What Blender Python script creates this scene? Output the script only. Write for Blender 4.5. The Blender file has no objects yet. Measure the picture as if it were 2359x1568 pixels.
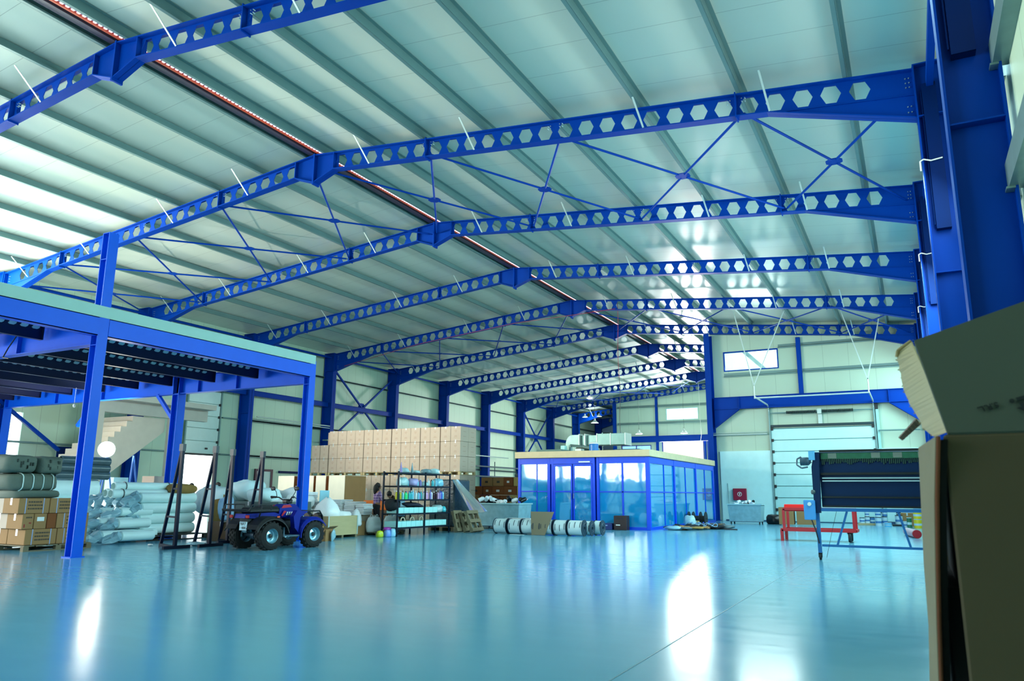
import bpy, math, random
from mathutils import Vector, Matrix
random.seed(7)
S = 1.18                      # every coordinate below is in units of 1.18 m
scene = bpy.context.scene
COL = scene.collection
PI = math.pi

# ------------------------------------------------------------ camera
def make_camera():
    yaw, pitch, roll = 0.4871, 0.2017, 0.0067
    f = Vector((-math.sin(yaw)*math.cos(pitch), math.cos(yaw)*math.cos(pitch), math.sin(pitch)))
    rt = Vector((math.cos(yaw), math.sin(yaw), 0)); up = rt.cross(f)
    r2 = math.cos(roll)*rt + math.sin(roll)*up
    u2 = -math.sin(roll)*rt + math.cos(roll)*up
    cam = bpy.data.cameras.new('camera'); o = bpy.data.objects.new('camera', cam); COL.objects.link(o)
    m = Matrix(((r2.x, u2.x, -f.x, 0), (r2.y, u2.y, -f.y, 0), (r2.z, u2.z, -f.z, 1.10*S), (0, 0, 0, 1)))
    o.matrix_world = m
    cam.sensor_width = 36.0; cam.lens = 1723.1/2359*36.0
    cam.clip_start = 0.05; cam.clip_end = 400
    cam.dof.use_dof = True; cam.dof.focus_distance = 22.0; cam.dof.aperture_fstop = 9.0
    scene.camera = o
make_camera()

# ------------------------------------------------------------ world, lights, exposure
w = bpy.data.worlds.new('world'); scene.world = w; w.use_nodes = True
bg = w.node_tree.nodes['Background']; bg.inputs[0].default_value = (0.82, 0.99, 1.0, 1); bg.inputs[1].default_value = 3.2
scene.view_settings.view_transform = 'Standard'; scene.view_settings.look = 'None'
scene.view_settings.exposure = 0.40; scene.view_settings.gamma = 1.0
scene.view_settings.use_curve_mapping = False
scene.cycles.use_denoising = True
scene.cycles.max_bounces = 7; scene.cycles.diffuse_bounces = 4; scene.cycles.glossy_bounces = 4
scene.cycles.transparent_max_bounces = 16; scene.cycles.transmission_bounces = 5
scene.cycles.sample_clamp_indirect = 6.0
scene.cycles.caustics_reflective = False; scene.cycles.caustics_refractive = False

def area(name, loc, target, sx, sy, power, color):
    l = bpy.data.lights.new(name, 'AREA'); l.shape = 'RECTANGLE'; l.size = sx*S; l.size_y = sy*S
    l.energy = power; l.color = color
    o = bpy.data.objects.new(name, l); COL.objects.link(o)
    o.location = Vector(loc)*S
    d = (Vector(target)-Vector(loc)); o.rotation_euler = d.to_track_quat('-Z', 'Y').to_euler()
    return o
# daylight coming in through the openings of the hall: the open front behind the camera, side windows and doors, gable windows
area('daylight_front_opening', (-17, -3.6, 4.4), (-14, 12, -1.5), 16, 4.9, 1800, (0.70, 0.96, 0.98))
area('daylight_left_windows', (-25.6, 7.5, 6.3), (-15, 10.0, 6.9), 9, 2.2, 5200, (1.0, 0.97, 0.80))
area('daylight_left_front_door', (-25.6, 3.5, 2.0), (-16.5, 17, 1.5), 6, 3.8, 1900, (1.0, 0.94, 0.84))
for _y, _p in ((7.63, 240), (12.88, 880), (18.13, 800), (23.38, 460), (28.63, 300)): area('daylight_right_window', (1.08, _y+2.6, 5.75), (-8, _y+2.6, -5.0), 4.2, 2.2, _p, (0.50, 0.93, 1.0))
area('daylight_translucent_sheets', (-14.2, 54.9, 3.8), (-14.2, 40, 4.0), 4.6, 2.3, 1900, (1.0, 0.93, 0.88))
area('daylight_far_window', (-14.8, 54.9, 7.0), (-14, 40, 4.0), 2.4, 0.9, 700, (0.8, 1.0, 0.97))
area('daylight_gable_window', (-6.0, 34.1, 7.0), (-6.5, 20, 3.0), 2.3, 0.85, 120, (0.8, 1.0, 0.97))

# ------------------------------------------------------------ helpers
def lin(c):
    return tuple(((x/255.0)/12.92 if x/255.0 <= 0.04045 else ((x/255.0+0.055)/1.055)**2.4) for x in c)
MATS = {}
def mat(name, rgb, rough=0.6, metal=0.0, var=0.08, scale=3.0, bump=0.0, emit=None, estr=0.0, coat=0.0, spec=0.5, bscale=None, stretch=None):
    if name in MATS: return MATS[name]
    m = bpy.data.materials.new(name); m.use_nodes = True; nt = m.node_tree; b = nt.nodes['Principled BSDF']
    c = lin(rgb)
    tc = nt.nodes.new('ShaderNodeTexCoord'); mp = nt.nodes.new('ShaderNodeMapping'); nz = nt.nodes.new('ShaderNodeTexNoise')
    nt.links.new(tc.outputs['Object'], mp.inputs[0]); nt.links.new(mp.outputs[0], nz.inputs['Vector'])
    if stretch: mp.inputs['Scale'].default_value = stretch
    nz.inputs['Scale'].default_value = scale; nz.inputs['Detail'].default_value = 4
    mx = nt.nodes.new('ShaderNodeMix'); mx.data_type = 'RGBA'
    mx.inputs[6].default_value = tuple(x*(1-var) for x in c)+(1,); mx.inputs[7].default_value = tuple(min(1, x*(1+var)) for x in c)+(1,)
    nt.links.new(nz.outputs['Fac'], mx.inputs[0]); nt.links.new(mx.outputs[2], b.inputs['Base Color'])
    b.inputs['Roughness'].default_value = rough; b.inputs['Metallic'].default_value = metal
    b.inputs['Specular IOR Level'].default_value = spec
    if coat: b.inputs['Coat Weight'].default_value = coat; b.inputs['Coat Roughness'].default_value = 0.1
    if bump:
        n2 = nt.nodes.new('ShaderNodeTexNoise'); n2.inputs['Scale'].default_value = bscale or scale*4; n2.inputs['Detail'].default_value = 3
        nt.links.new(mp.outputs[0], n2.inputs['Vector'])
        bp = nt.nodes.new('ShaderNodeBump'); bp.inputs['Strength'].default_value = bump; bp.inputs['Distance'].default_value = 0.02
        nt.links.new(n2.outputs['Fac'], bp.inputs['Height']); nt.links.new(bp.outputs[0], b.inputs['Normal'])
    if emit:
        b.inputs['Emission Color'].default_value = lin(emit)+(1,); b.inputs['Emission Strength'].default_value = estr
    MATS[name] = m; return m

def panel_mat(name, rgb, axis, spacing, rough=0.45, line=0.012, dark=0.62):
    """sandwich panel: faint joint line every `spacing` along one axis"""
    m = mat(name, rgb, rough, var=0.04, scale=0.5)
    nt = m.node_tree; b = nt.nodes['Principled BSDF']; mx = [n for n in nt.nodes if n.type == 'MIX'][0]
    tc = [n for n in nt.nodes if n.type == 'TEX_COORD'][0]
    sp = nt.nodes.new('ShaderNodeSeparateXYZ'); nt.links.new(tc.outputs['Object'], sp.inputs[0])
    dv = nt.nodes.new('ShaderNodeMath'); dv.operation = 'DIVIDE'; dv.inputs[1].default_value = spacing*S
    nt.links.new(sp.outputs['XYZ'.index(axis)], dv.inputs[0])
    fr = nt.nodes.new('ShaderNodeMath'); fr.operation = 'FRACT'; nt.links.new(dv.outputs[0], fr.inputs[0])
    lt = nt.nodes.new('ShaderNodeMath'); lt.operation = 'LESS_THAN'; lt.inputs[1].default_value = line/spacing
    nt.links.new(fr.outputs[0], lt.inputs[0])
    m2 = nt.nodes.new('ShaderNodeMix'); m2.data_type = 'RGBA'; m2.inputs[7].default_value = tuple(x*dark for x in lin(rgb))+(1,)
    nt.links.new(lt.outputs[0], m2.inputs[0]); nt.links.new(mx.outputs[2], m2.inputs[6]); nt.links.new(m2.outputs[2], b.inputs['Base Color'])
    return m

def glass_mat(name, rgb, gloss=0.35, rough=0.03, alpha=0.5):
    if name in MATS: return MATS[name]
    m = bpy.data.materials.new(name); m.use_nodes = True; nt = m.node_tree; nt.nodes.clear()
    out = nt.nodes.new('ShaderNodeOutputMaterial'); g = nt.nodes.new('ShaderNodeBsdfGlossy'); g.inputs['Roughness'].default_value = rough
    t = nt.nodes.new('ShaderNodeBsdfTransparent'); t.inputs[0].default_value = lin(rgb)+(1,)
    d = nt.nodes.new('ShaderNodeBsdfDiffuse'); d.inputs[0].default_value = lin(rgb)+(1,)
    a = nt.nodes.new('ShaderNodeMixShader'); a.inputs[0].default_value = alpha
    nt.links.new(t.outputs[0], a.inputs[1]); nt.links.new(d.outputs[0], a.inputs[2])
    b = nt.nodes.new('ShaderNodeMixShader')
    fr = nt.nodes.new('ShaderNodeFresnel'); fr.inputs[0].default_value = 1.5
    ad = nt.nodes.new('ShaderNodeMath'); ad.operation = 'ADD'; ad.use_clamp = True; ad.inputs[1].default_value = gloss
    nt.links.new(fr.outputs[0], ad.inputs[0]); nt.links.new(ad.outputs[0], b.inputs[0])
    nt.links.new(a.outputs[0], b.inputs[1]); nt.links.new(g.outputs[0], b.inputs[2]); nt.links.new(b.outputs[0], out.inputs[0])
    tc = nt.nodes.new('ShaderNodeTexCoord'); nz = nt.nodes.new('ShaderNodeTexNoise'); nz.inputs['Scale'].default_value = 1.4
    bp = nt.nodes.new('ShaderNodeBump'); bp.inputs['Strength'].default_value = 0.10; bp.inputs['Distance'].default_value = 0.03
    nt.links.new(tc.outputs['Object'], nz.inputs['Vector']); nt.links.new(nz.outputs['Fac'], bp.inputs['Height']); nt.links.new(bp.outputs[0], g.inputs['Normal'])
    MATS[name] = m; return m

BASE = {}
class MB:
    """collects shapes and links them as one mesh object"""
    def __init__(s): s.v = []; s.f = []; s.sm = []; s.mi = []; s.m = 0
    def add(s, vs, fs, smooth=False):
        n = len(s.v); s.v += [tuple(v) for v in vs]
        for f in fs: s.f.append(tuple(n+i for i in f)); s.sm.append(smooth); s.mi.append(s.m)
        return s
    def box(s, x0, x1, y0, y1, z0, z1, M=None):
        vs = [(x, y, z) for z in (z0, z1) for y in (y0, y1) for x in (x0, x1)]
        if M is not None: vs = [tuple(M @ Vector(v)) for v in vs]
        return s.add(vs, [(0, 2, 3, 1), (4, 5, 7, 6), (0, 1, 5, 4), (2, 6, 7, 3), (0, 4, 6, 2), (1, 3, 7, 5)])
    def cbox(s, c, d, rz=0, rx=0, ry=0):
        M = Matrix.Translation(c) @ Matrix.Rotation(rz, 4, 'Z') @ Matrix.Rotation(ry, 4, 'Y') @ Matrix.Rotation(rx, 4, 'X')
        return s.box(-d[0]/2, d[0]/2, -d[1]/2, d[1]/2, -d[2]/2, d[2]/2, M)
    def rbox(s, x0, x1, y0, y1, z0, z1, b=0.02, M=None):
        """box with chamfered edges"""
        vs = []; 
        xs, ys, zs = (x0, x1), (y0, y1), (z0, z1); b = min(b, abs(x1-x0)/2.1, abs(y1-y0)/2.1, abs(z1-z0)/2.1)
        idx = {}
        for k in (0, 1):
            for j in (0, 1):
                for i in (0, 1):
                    sx, sy, sz = (1, -1)[i]*b, (1, -1)[j]*b, (1, -1)[k]*b
                    for a, p in (('x', (xs[i], ys[j]+sy, zs[k]+sz)), ('y', (xs[i]+sx, ys[j], zs[k]+sz)), ('z', (xs[i]+sx, ys[j]+sy, zs[k]))):
                        idx[(i, j, k, a)] = len(vs); vs.append(p)
        F = []
        for i in (0, 1): F.append([idx[(i, j, k, 'x')] for j, k in ((0, 0), (1, 0), (1, 1), (0, 1))][::(1 if i else -1)])
        for j in (0, 1): F.append([idx[(i, j, k, 'y')] for i, k in ((0, 0), (0, 1), (1, 1), (1, 0))][::(1 if j else -1)])
        for k in (0, 1): F.append([idx[(i, j, k, 'z')] for i, j in ((0, 0), (1, 0), (1, 1), (0, 1))][::(1 if k else -1)])
        for i in (0, 1):
            for j in (0, 1):
                F.append([idx[(i, j, 0, 'x')], idx[(i, j, 1, 'x')], idx[(i, j, 1, 'y')], idx[(i, j, 0, 'y')]])
                F.append([idx[(i, 0, j, 'x')], idx[(i, 1, j, 'x')], idx[(i, 1, j, 'z')], idx[(i, 0, j, 'z')]])
                F.append([idx[(0, i, j, 'y')], idx[(1, i, j, 'y')], idx[(1, i, j, 'z')], idx[(0, i, j, 'z')]])
        for i in (0, 1):
            for j in (0, 1):
                for k in (0, 1): F.append([idx[(i, j, k, a)] for a in 'xyz'])
        if M is not None: vs = [tuple(M @ Vector(v)) for v in vs]
        return s.add(vs, F)
    def tube(s, p0, p1, r, n=8, r1=None, caps=True):
        p0, p1 = Vector(p0), Vector(p1); r1 = r if r1 is None else r1
        d = (p1-p0).normalized(); a = d.orthogonal().normalized(); b = d.cross(a)
        A = [(math.cos(2*PI*i/n), math.sin(2*PI*i/n)) for i in range(n)]
        vs = [p0+(a*c+b*q)*r for c, q in A]+[p1+(a*c+b*q)*r1 for c, q in A]
        s.add(vs, [(i, (i+1) % n, n+(i+1) % n, n+i) for i in range(n)], n > 5)
        if caps: s.add(vs, [tuple(range(n))[::-1], tuple(range(n, 2*n))])
        return s
    def path(s, pts, r, n=6):
        for a, b in zip(pts, pts[1:]): s.tube(a, b, r, n)
        return s
    def bar(s, p0, p1, wx, wz):
        """rectangular bar between two points, wx across (horizontal), wz the other way"""
        p0, p1 = Vector(p0), Vector(p1); d = (p1-p0).normalized()
        a = Vector((0, 0, 1)).cross(d)
        a = Vector((1, 0, 0)) if a.length < 1e-3 else a.normalized()
        b = d.cross(a)
        vs = [p+a*i*wx/2+b*j*wz/2 for p in (p0, p1) for i, j in ((-1, -1), (1, -1), (1, 1), (-1, 1))]
        return s.add(vs, [(0, 1, 5, 4), (1, 2, 6, 5), (2, 3, 7, 6), (3, 0, 4, 7), (3, 2, 1, 0), (4, 5, 6, 7)])
    def lathe(s, prof, c=(0, 0, 0), axis='Z', n=24, smooth=True):
        """prof: list of (r, h)"""
        ax = {'X': (Vector((0, 1, 0)), Vector((0, 0, 1)), Vector((1, 0, 0))), 'Y': (Vector((0, 0, 1)), Vector((1, 0, 0)), Vector((0, 1, 0))), 'Z': (Vector((1, 0, 0)), Vector((0, 1, 0)), Vector((0, 0, 1)))}[axis] if isinstance(axis, str) else axis
        c = Vector(c)
        for (r0, h0), (r1, h1) in zip(prof, prof[1:]):
            vs = []
            for r, h in ((r0, h0), (r1, h1)):
                vs += [c+(ax[0]*math.cos(2*PI*i/n)+ax[1]*math.sin(2*PI*i/n))*r+ax[2]*h for i in range(n)]
            s.add(vs, [(i, (i+1) % n, n+(i+1) % n, n+i) for i in range(n)], smooth)
        return s
    def prism(s, poly, a0, a1, plane='XZ'):
        """extrude a polygon given in a plane along the remaining axis from a0 to a1"""
        def P(p, a): return {'XZ': (p[0], a, p[1]), 'YZ': (a, p[0], p[1]), 'XY': (p[0], p[1], a)}[plane]
        n = len(poly); vs = [P(p, a0) for p in poly]+[P(p, a1) for p in poly]
        return s.add(vs, [tuple(range(n)), tuple(range(n, 2*n))[::-1]]+[(i, (i+1) % n, n+(i+1) % n, n+i) for i in range(n)])
    def blob(s, c, r, seed=0, amp=0.12, nu=14, nv=9, flat=None, sharp=2.0):
        """lumpy rounded shape, r = (rx, ry, rz)"""
        rnd = random.Random(seed); ph = [(rnd.uniform(0, 6.3), rnd.uniform(0, 6.3), rnd.randint(1, 4), rnd.randint(1, 4)) for _ in range(6)]
        vs = []
        def sg(x, p): return math.copysign(abs(x)**p, x)
        e = 2.0/sharp
        for j in range(nv+1):
            t = -PI/2+PI*j/nv
            for i in range(nu):
                a = 2*PI*i/nu
                k = 1+amp*sum(math.sin(m*a+p)*math.cos(q*t+o) for p, o, m, q in ph)/2.2
                x, y, z = sg(math.cos(t), e)*sg(math.cos(a), e)*r[0]*k, sg(math.cos(t), e)*sg(math.sin(a), e)*r[1]*k, sg(math.sin(t), e)*r[2]*k
                if flat is not None: z = max(z, -flat*r[2])
                vs.append((c[0]+x, c[1]+y, c[2]+z))
        fs = [(j*nu+i, j*nu+(i+1) % nu, (j+1)*nu+(i+1) % nu, (j+1)*nu+i) for j in range(nv) for i in range(nu)]
        return s.add(vs, fs, True)
    def build(s, name, m, parent=None, mods=None):
        off = Vector(BASE.get(parent.name, (0, 0, 0))) if parent is not None else Vector((0, 0, 0))
        me = bpy.data.meshes.new(name)
        me.from_pydata([tuple((Vector(v)-off)*S) for v in s.v], [], s.f)
        ms = m if isinstance(m, (list, tuple)) else [m]
        for q in ms: me.materials.append(q)
        me.polygons.foreach_set('use_smooth', s.sm)
        if len(ms) > 1: me.polygons.foreach_set('material_index', s.mi)
        me.update()
        o = bpy.data.objects.new(name, me); COL.objects.link(o)
        if parent is not None: o.parent = parent; BASE[o.name] = tuple(off)
        return o
def tag(o, label=None, cat=None, group=None, kind=None):
    if label: o['label'] = label
    if cat: o['category'] = cat
    if group: o['group'] = group
    if kind: o['kind'] = kind
    return o
def thing(name, label, cat, loc=(0, 0, 0), group=None, rz=0, local=False):
    """Empty at the base of a thing; children built in world coordinates unless local"""
    o = bpy.data.objects.new(name, None); o.empty_display_size = 0.1; COL.objects.link(o)
    o.location = Vector(loc)*S; o.rotation_euler = (0, 0, rz)
    BASE[o.name] = (0, 0, 0) if local else tuple(loc)
    return tag(o, label, cat, group)
def single(mb, name, m, label, cat, group=None, loc=None, rz=0):
    o = mb.build(name, m); 
    if loc is not None: o.location = Vector(loc)*S; o.rotation_euler = (0, 0, rz)
    return tag(o, label, cat, group)
def struct(mb, name, m, parent=None):
    o = mb.build(name, m, parent)
    if parent is None: o['kind'] = 'structure'
    return o
def dup(root, loc, rz=0, label=None, group=None):
    """copy of a thing with copies of its parts and sub-parts"""
    r = root.copy(); COL.objects.link(r); r.location = Vector(loc)*S; r.rotation_euler = (0, 0, rz)
    if label: r['label'] = label
    if group: r['group'] = group
    for ch in list(root.children):
        c = ch.copy(); COL.objects.link(c); c.parent = r
        for g in ch.children:
            d = g.copy(); COL.objects.link(d); d.parent = c
    return r
ORD = ['first', 'second', 'third', 'fourth', 'fifth', 'sixth', 'seventh', 'eighth', 'ninth', 'tenth', 'eleventh', 'twelfth', 'thirteenth', 'fourteenth', 'fifteenth', 'sixteenth', 'seventeenth', 'eighteenth', 'nineteenth', 'twentieth']
def textmesh(name, s, size, m, parent=None, M=None, depth=0.002, bold=0.0):
    cu = bpy.data.curves.new('tmp', 'FONT'); cu.body = s; cu.size = size*S; cu.extrude = depth*S; cu.align_x = 'CENTER'; cu.align_y = 'CENTER'; cu.offset = bold*S
    cu.resolution_u = 3
    t = bpy.data.objects.new('tmp', cu); COL.objects.link(t)
    bpy.context.view_layer.update()
    me = bpy.data.meshes.new_from_object(t.evaluated_get(bpy.context.evaluated_depsgraph_get()))
    bpy.data.objects.remove(t); bpy.data.curves.remove(cu)
    if M is not None:
        off = Vector(BASE.get(parent.name, (0, 0, 0))) if parent is not None else Vector((0, 0, 0))
        M2 = M.copy(); M2.translation = (M.translation-off)*S
        me.transform(M2)
    me.name = name; me.materials.clear(); me.materials.append(m)
    o = bpy.data.objects.new(name, me); COL.objects.link(o)
    if parent is not None: o.parent = parent
    return o

# ------------------------------------------------------------ materials
STEEL = mat('blue_painted_steel', (0, 56, 150), 0.45, var=0.10, scale=1.5, spec=0.07)
STEEL_D = mat('dark_blue_steel', (0, 30, 84), 0.5, spec=0.07)
BLUE_B = mat('bright_blue_frame_paint', (0, 70, 215), 0.35, spec=0.3)
GALV = mat('galvanised_steel', (120, 150, 150), 0.42, metal=0.45, var=0.15, scale=6)
GALV_L = mat('light_galvanised_steel', (190, 205, 200), 0.4, metal=0.3)
BOLT = mat('zinc_bolt', (170, 190, 200), 0.3, metal=0.7)
WALL_X = panel_mat('wall_panel_gable', (176, 196, 176), 'X', 1.0)
WALL_Y = panel_mat('wall_panel_side', (190, 214, 190), 'Y', 0.62)
ROOF = panel_mat('roof_panel', (198, 206, 192), 'Y', 0.88, rough=0.28)
PLINTH = mat('pale_plinth', (204, 238, 236), 0.6)
CONC = mat('raw_concrete', (168, 170, 160), 0.85, var=0.12, scale=2.5, bump=0.15)
WHITE = mat('white_paint', (225, 228, 225), 0.5)
BLACK = mat('black_metal', (14, 20, 26), 0.5)
RUB = mat('black_rubber', (12, 14, 16), 0.8, bump=0.3, scale=8)
CARD = mat('brown_cardboard', (158, 118, 74), 0.85, var=0.1, scale=4)
CARD_P = mat('pinkish_cardboard', (192, 172, 154), 0.8, var=0.07, scale=3)
CARD_D = mat('dark_brown_cardboard', (128, 70, 28), 0.85)
CARD_K = mat('deep_brown_cardboard', (84, 66, 48), 0.9)  # deepest of the cardboard browns
CARD_Y = mat('yellowish_cardboard', (186, 160, 96), 0.85)
PRINT = mat('dark_print', (58, 54, 50), 0.8)
WOOD = mat('pale_plywood', (188, 168, 124), 0.7, var=0.14, scale=2.0, stretch=(1, 1, 6))
WOOD_D = mat('weathered_wood', (120, 108, 84), 0.85, var=0.2, scale=4)
TAPE = mat('clear_tape', (200, 210, 215), 0.2)
# ============================================================ THE HALL
XR, ZR, SL = -12.28, 9.20, 0.0993           # ridge x, ridge height, roof slope
XL, XE = -25.2, 0.56                        # inner faces of the side columns
FY = [7.63+5.25*i for i in range(12)]       # frames
def zt(x): return ZR-SL*abs(x-XR)
YG, YH, YK = 34.22, 55.1, 65.7              # right gable, middle gable, far recess gable
XC, XD = -7.78, -20.2                       # corners where the hall steps back

b = MB(); b.box(-30, 6, -6, 70, -0.25, 0); floor = struct(b, 'floor', None)
def floor_mat():
    m = bpy.data.materials.new('polished_resin_floor'); m.use_nodes = True; nt = m.node_tree; p = nt.nodes['Principled BSDF']
    tc = nt.nodes.new('ShaderNodeTexCoord'); 
    def noise(sc, det, stretch=(1, 1, 1)):
        mp = nt.nodes.new('ShaderNodeMapping'); mp.inputs['Scale'].default_value = stretch; mp.inputs['Rotation'].default_value = (0, 0, 0.5)
        n = nt.nodes.new('ShaderNodeTexNoise'); n.inputs['Scale'].default_value = sc; n.inputs['Detail'].default_value = det
        nt.links.new(tc.outputs['Object'], mp.inputs[0]); nt.links.new(mp.outputs[0], n.inputs['Vector']); return n
    n1 = noise(0.35, 6, (1, 1.6, 1)); n2 = noise(1.6, 8, (1, 3, 1)); n3 = noise(0.5, 2)
    mx = nt.nodes.new('ShaderNodeMix'); mx.data_type = 'RGBA'
    mx.inputs[6].default_value = lin((88, 158, 190))+(1,); mx.inputs[7].default_value = lin((108, 176, 200))+(1,)
    nt.links.new(n1.outputs['Fac'], mx.inputs[0]); nt.links.new(mx.outputs[2], p.inputs['Base Color'])
    mr = nt.nodes.new('ShaderNodeMapRange'); mr.inputs[3].default_value = 0.10; mr.inputs[4].default_value = 0.24
    nt.links.new(n2.outputs['Fac'], mr.inputs[0]); nt.links.new(mr.outputs[0], p.inputs['Roughness'])
    p.inputs['Specular IOR Level'].default_value = 0.62
    bp = nt.nodes.new('ShaderNodeBump'); bp.inputs['Strength'].default_value = 0.02; bp.inputs['Distance'].default_value = 0.004
    nt.links.new(n3.outputs['Fac'], bp.inputs['Height']); nt.links.new(bp.outputs[0], p.inputs['Normal'])
    return m
floor.data.materials.clear(); floor.data.materials.append(floor_mat())
# saw-cut joint in the slab
b = MB(); b.bar((-1.72, 0.5, 0.001), (-1.75, 30.0, 0.001), 0.010, 0.002)
struct(b, 'trim_1', mat('floor_joint', (104, 148, 165), 0.4)); 

def wall(b, axis, pos, t, u0, u1, z0, z1, holes=()):
    """slab wall with rectangular openings; axis 'X' = constant x, 'Y' = constant y"""
    us = sorted(set([u0, u1]+[h[i] for h in holes for i in (0, 1)])); zs = sorted(set([z0, z1]+[h[i] for h in holes for i in (2, 3)]))
    for a, c in zip(us, us[1:]):
        for d, e in zip(zs, zs[1:]):
            m, q = (a+c)/2, (d+e)/2
            if any(h[0] < m < h[1] and h[2] < q < h[3] for h in holes): continue
            if axis == 'X': b.box(pos, pos+t, a, c, d, e)
            else: b.box(a, c, pos, pos+t, d, e)
WL = -25.86
slit = (13.95, 14.32, 1.9, 3.62); rdoor = (20.62, 22.22, 0, 2.56)
b = MB(); wall(b, 'X', WL-0.12, 0.12, -4, YK, 0, 8.09, [(3.0, 12.0, 5.2, 7.4), (0.5, 6.5, 0, 4.0), slit, rdoor, (14.32, 14.9, 1.0, 2.0)])
struct(b, 'wall_left', WALL_Y)
b = MB(); wall(b, 'X', 1.10, 0.12, -4, YG+0.1, 0, 8.09, [(y+0.5, y+4.75, 4.6, 6.9) for y in FY[:5]]+[(-2, 6.9, 5.6, 6.9)])
struct(b, 'wall_right', WALL_Y)
def gable(b, y, x0, x1, holes):
    """gable wall, cut off under the roof slopes"""
    wall(b, 'Y', y, 0.12, x0, x1, 0, 7.6, holes)
    xs = [x0]+([XR] if x0 < XR < x1 else [])+[x1]
    for a, c in zip(xs, xs[1:]): b.prism([(a, 7.6), (c, 7.6), (c, zt(c)+0.2), (a, zt(a)+0.2)], y, y+0.12)
win_hi = (-7.2, -4.82, 6.58, 7.48); gdoor = (-5.28, -1.26, 0, 3.98)
b = MB(); gable(b, YG, XC, 1.10, [win_hi]); struct(b, 'wall_back', WALL_X)
win_far = (-16.05, -13.6, 6.55, 7.45); win_low = (-19.6, -17.25, 3.3, 4.75)
lightp = (-16.4, -13.3, 2.6, 5.0); lightq = (-13.05, -11.6, 2.6, 5.0)
b = MB(); gable(b, YH, XD, XC+0.12, [win_far, win_low, lightp, lightq]); struct(b, 'wall_middle', WALL_X)
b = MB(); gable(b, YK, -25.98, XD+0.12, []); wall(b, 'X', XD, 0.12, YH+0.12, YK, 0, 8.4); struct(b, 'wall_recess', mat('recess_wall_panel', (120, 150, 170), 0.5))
b = MB(); wall(b, 'X', XC, 0.12, YG+0.12, YH, 0, 8.7, []); struct(b, 'wall_corner', WALL_Y)
b = MB(); wall(b, 'Y', -4.12, 0.12, -25.98, 1.22, 0, 9.4, [(-25, -9.0, 2.1, 7.0)]); struct(b, 'wall_front', WALL_X)
b = MB()
for x0, x1, y0, y1 in ((-26.2, XR, -4.2, YH+0.2), (-26.2, XD+0.15, YH+0.2, YK+0.15), (XR, 1.4, -4.2, YG+0.2), (XR, XC+0.2, YG+0.2, YH+0.2)):
    b.prism([(x0, zt(x0)+0.2), (x1, zt(x1)+0.2), (x1, zt(x1)+0.3), (x0, zt(x0)+0.3)], y0, y1)
struct(b, 'ceiling', ROOF)
# panes and frames of the gable windows
PANE = glass_mat('window_pane', (235, 250, 255), 0.02, 0.02, 0.0)
def window(n, axis_y, h, mull=1, fm=STEEL, pane=PANE, t=0.05, sill=False):
    b = MB(); x0, x1, z0, z1 = h; y0, y1 = axis_y-0.03, axis_y+0.10
    for a in (x0, x1-t): b.box(a, a+t, y0, y1, z0, z1)
    for a in (z0, z1-t): b.box(x0+t, x1-t, y0, y1, a, a+t)
    for i in range(mull): xm = x0+(x1-x0)*(i+1)/(mull+1); b.box(xm-t/2, xm+t/2, y0, y1, z0+t, z1-t)
    o = struct(b, 'window_%d' % n, fm)
    g = MB(); g.box(x0+t, x1-t, axis_y+0.05, axis_y+0.06, z0+t, z1-t); g.build('pane', pane, o)
window(1, YG, win_hi, 0); window(2, YH, win_far, 0, mat('pale_window_frame', (170, 205, 200))); window(3, YH, win_low, 1, mat('violet_window_frame', (44, 40, 130)))
TRANS = mat('backlit_translucent_sheet', (240, 220, 205), 0.6, emit=(255, 226, 214), estr=0.75)
window(4, YH, lightp, 0, STEEL, TRANS); window(5, YH, lightq, 0, STEEL, TRANS)
# plinth at the foot of the right gable and skirting
b = MB(); wall(b, 'Y', YG-0.10, 0.10, XC+0.24, 1.0, 0, 2.62, [(gdoor[0]-0.03, gdoor[1]+0.03, 0, 3)]); struct(b, 'trim_2', PLINTH)
b = MB(); b.box(-5.0, -1.4, YG-0.05, YG-0.0, 0.0, 0.05); b.box(-1.2, 0.9, YG-0.13, YG-0.10, 0, 0.10); b.box(-7.4, -5.4, YG-0.13, YG-0.10, 0, 0.06); struct(b, 'baseboard_back', mat('dark_skirting', (40, 76, 110)))

# -------------------------------------------------- portal frames
def ibeam_cell(b, x, w, hw, hh, zc, y0=-0.006, y1=0.006, zlo=None, zhi=None):
    """web cell of width w centred on x with a hexagonal hole; zc(x), zlo(x), zhi(x) follow the slope"""
    xa, xb = x-w/2, x+w/2
    H = [(x-hw, 0), (x-hw/2, -hh), (x+hw/2, -hh), (x+hw, 0), (x+hw/2, hh), (x-hw/2, hh)]
    H = [(p, zc(p)+q) for p, q in H]
    R = [(xa, zc(xa)), (xa, zlo(xa)), (xb, zlo(xb)), (xb, zc(xb)), (xb, zhi(xb)), (xa, zhi(xa))]
    vs = [(p, y0, q) for p, q in R+H]+[(p, y1, q) for p, q in R+H]
    fs = []
    for i in range(6):
        j = (i+1) % 6
        fs += [(i, j, 6+j, 6+i), (12+j, 12+i, 18+i, 18+j), (6+i, 6+j, 18+j, 18+i)]
    b.add(vs, fs)
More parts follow.
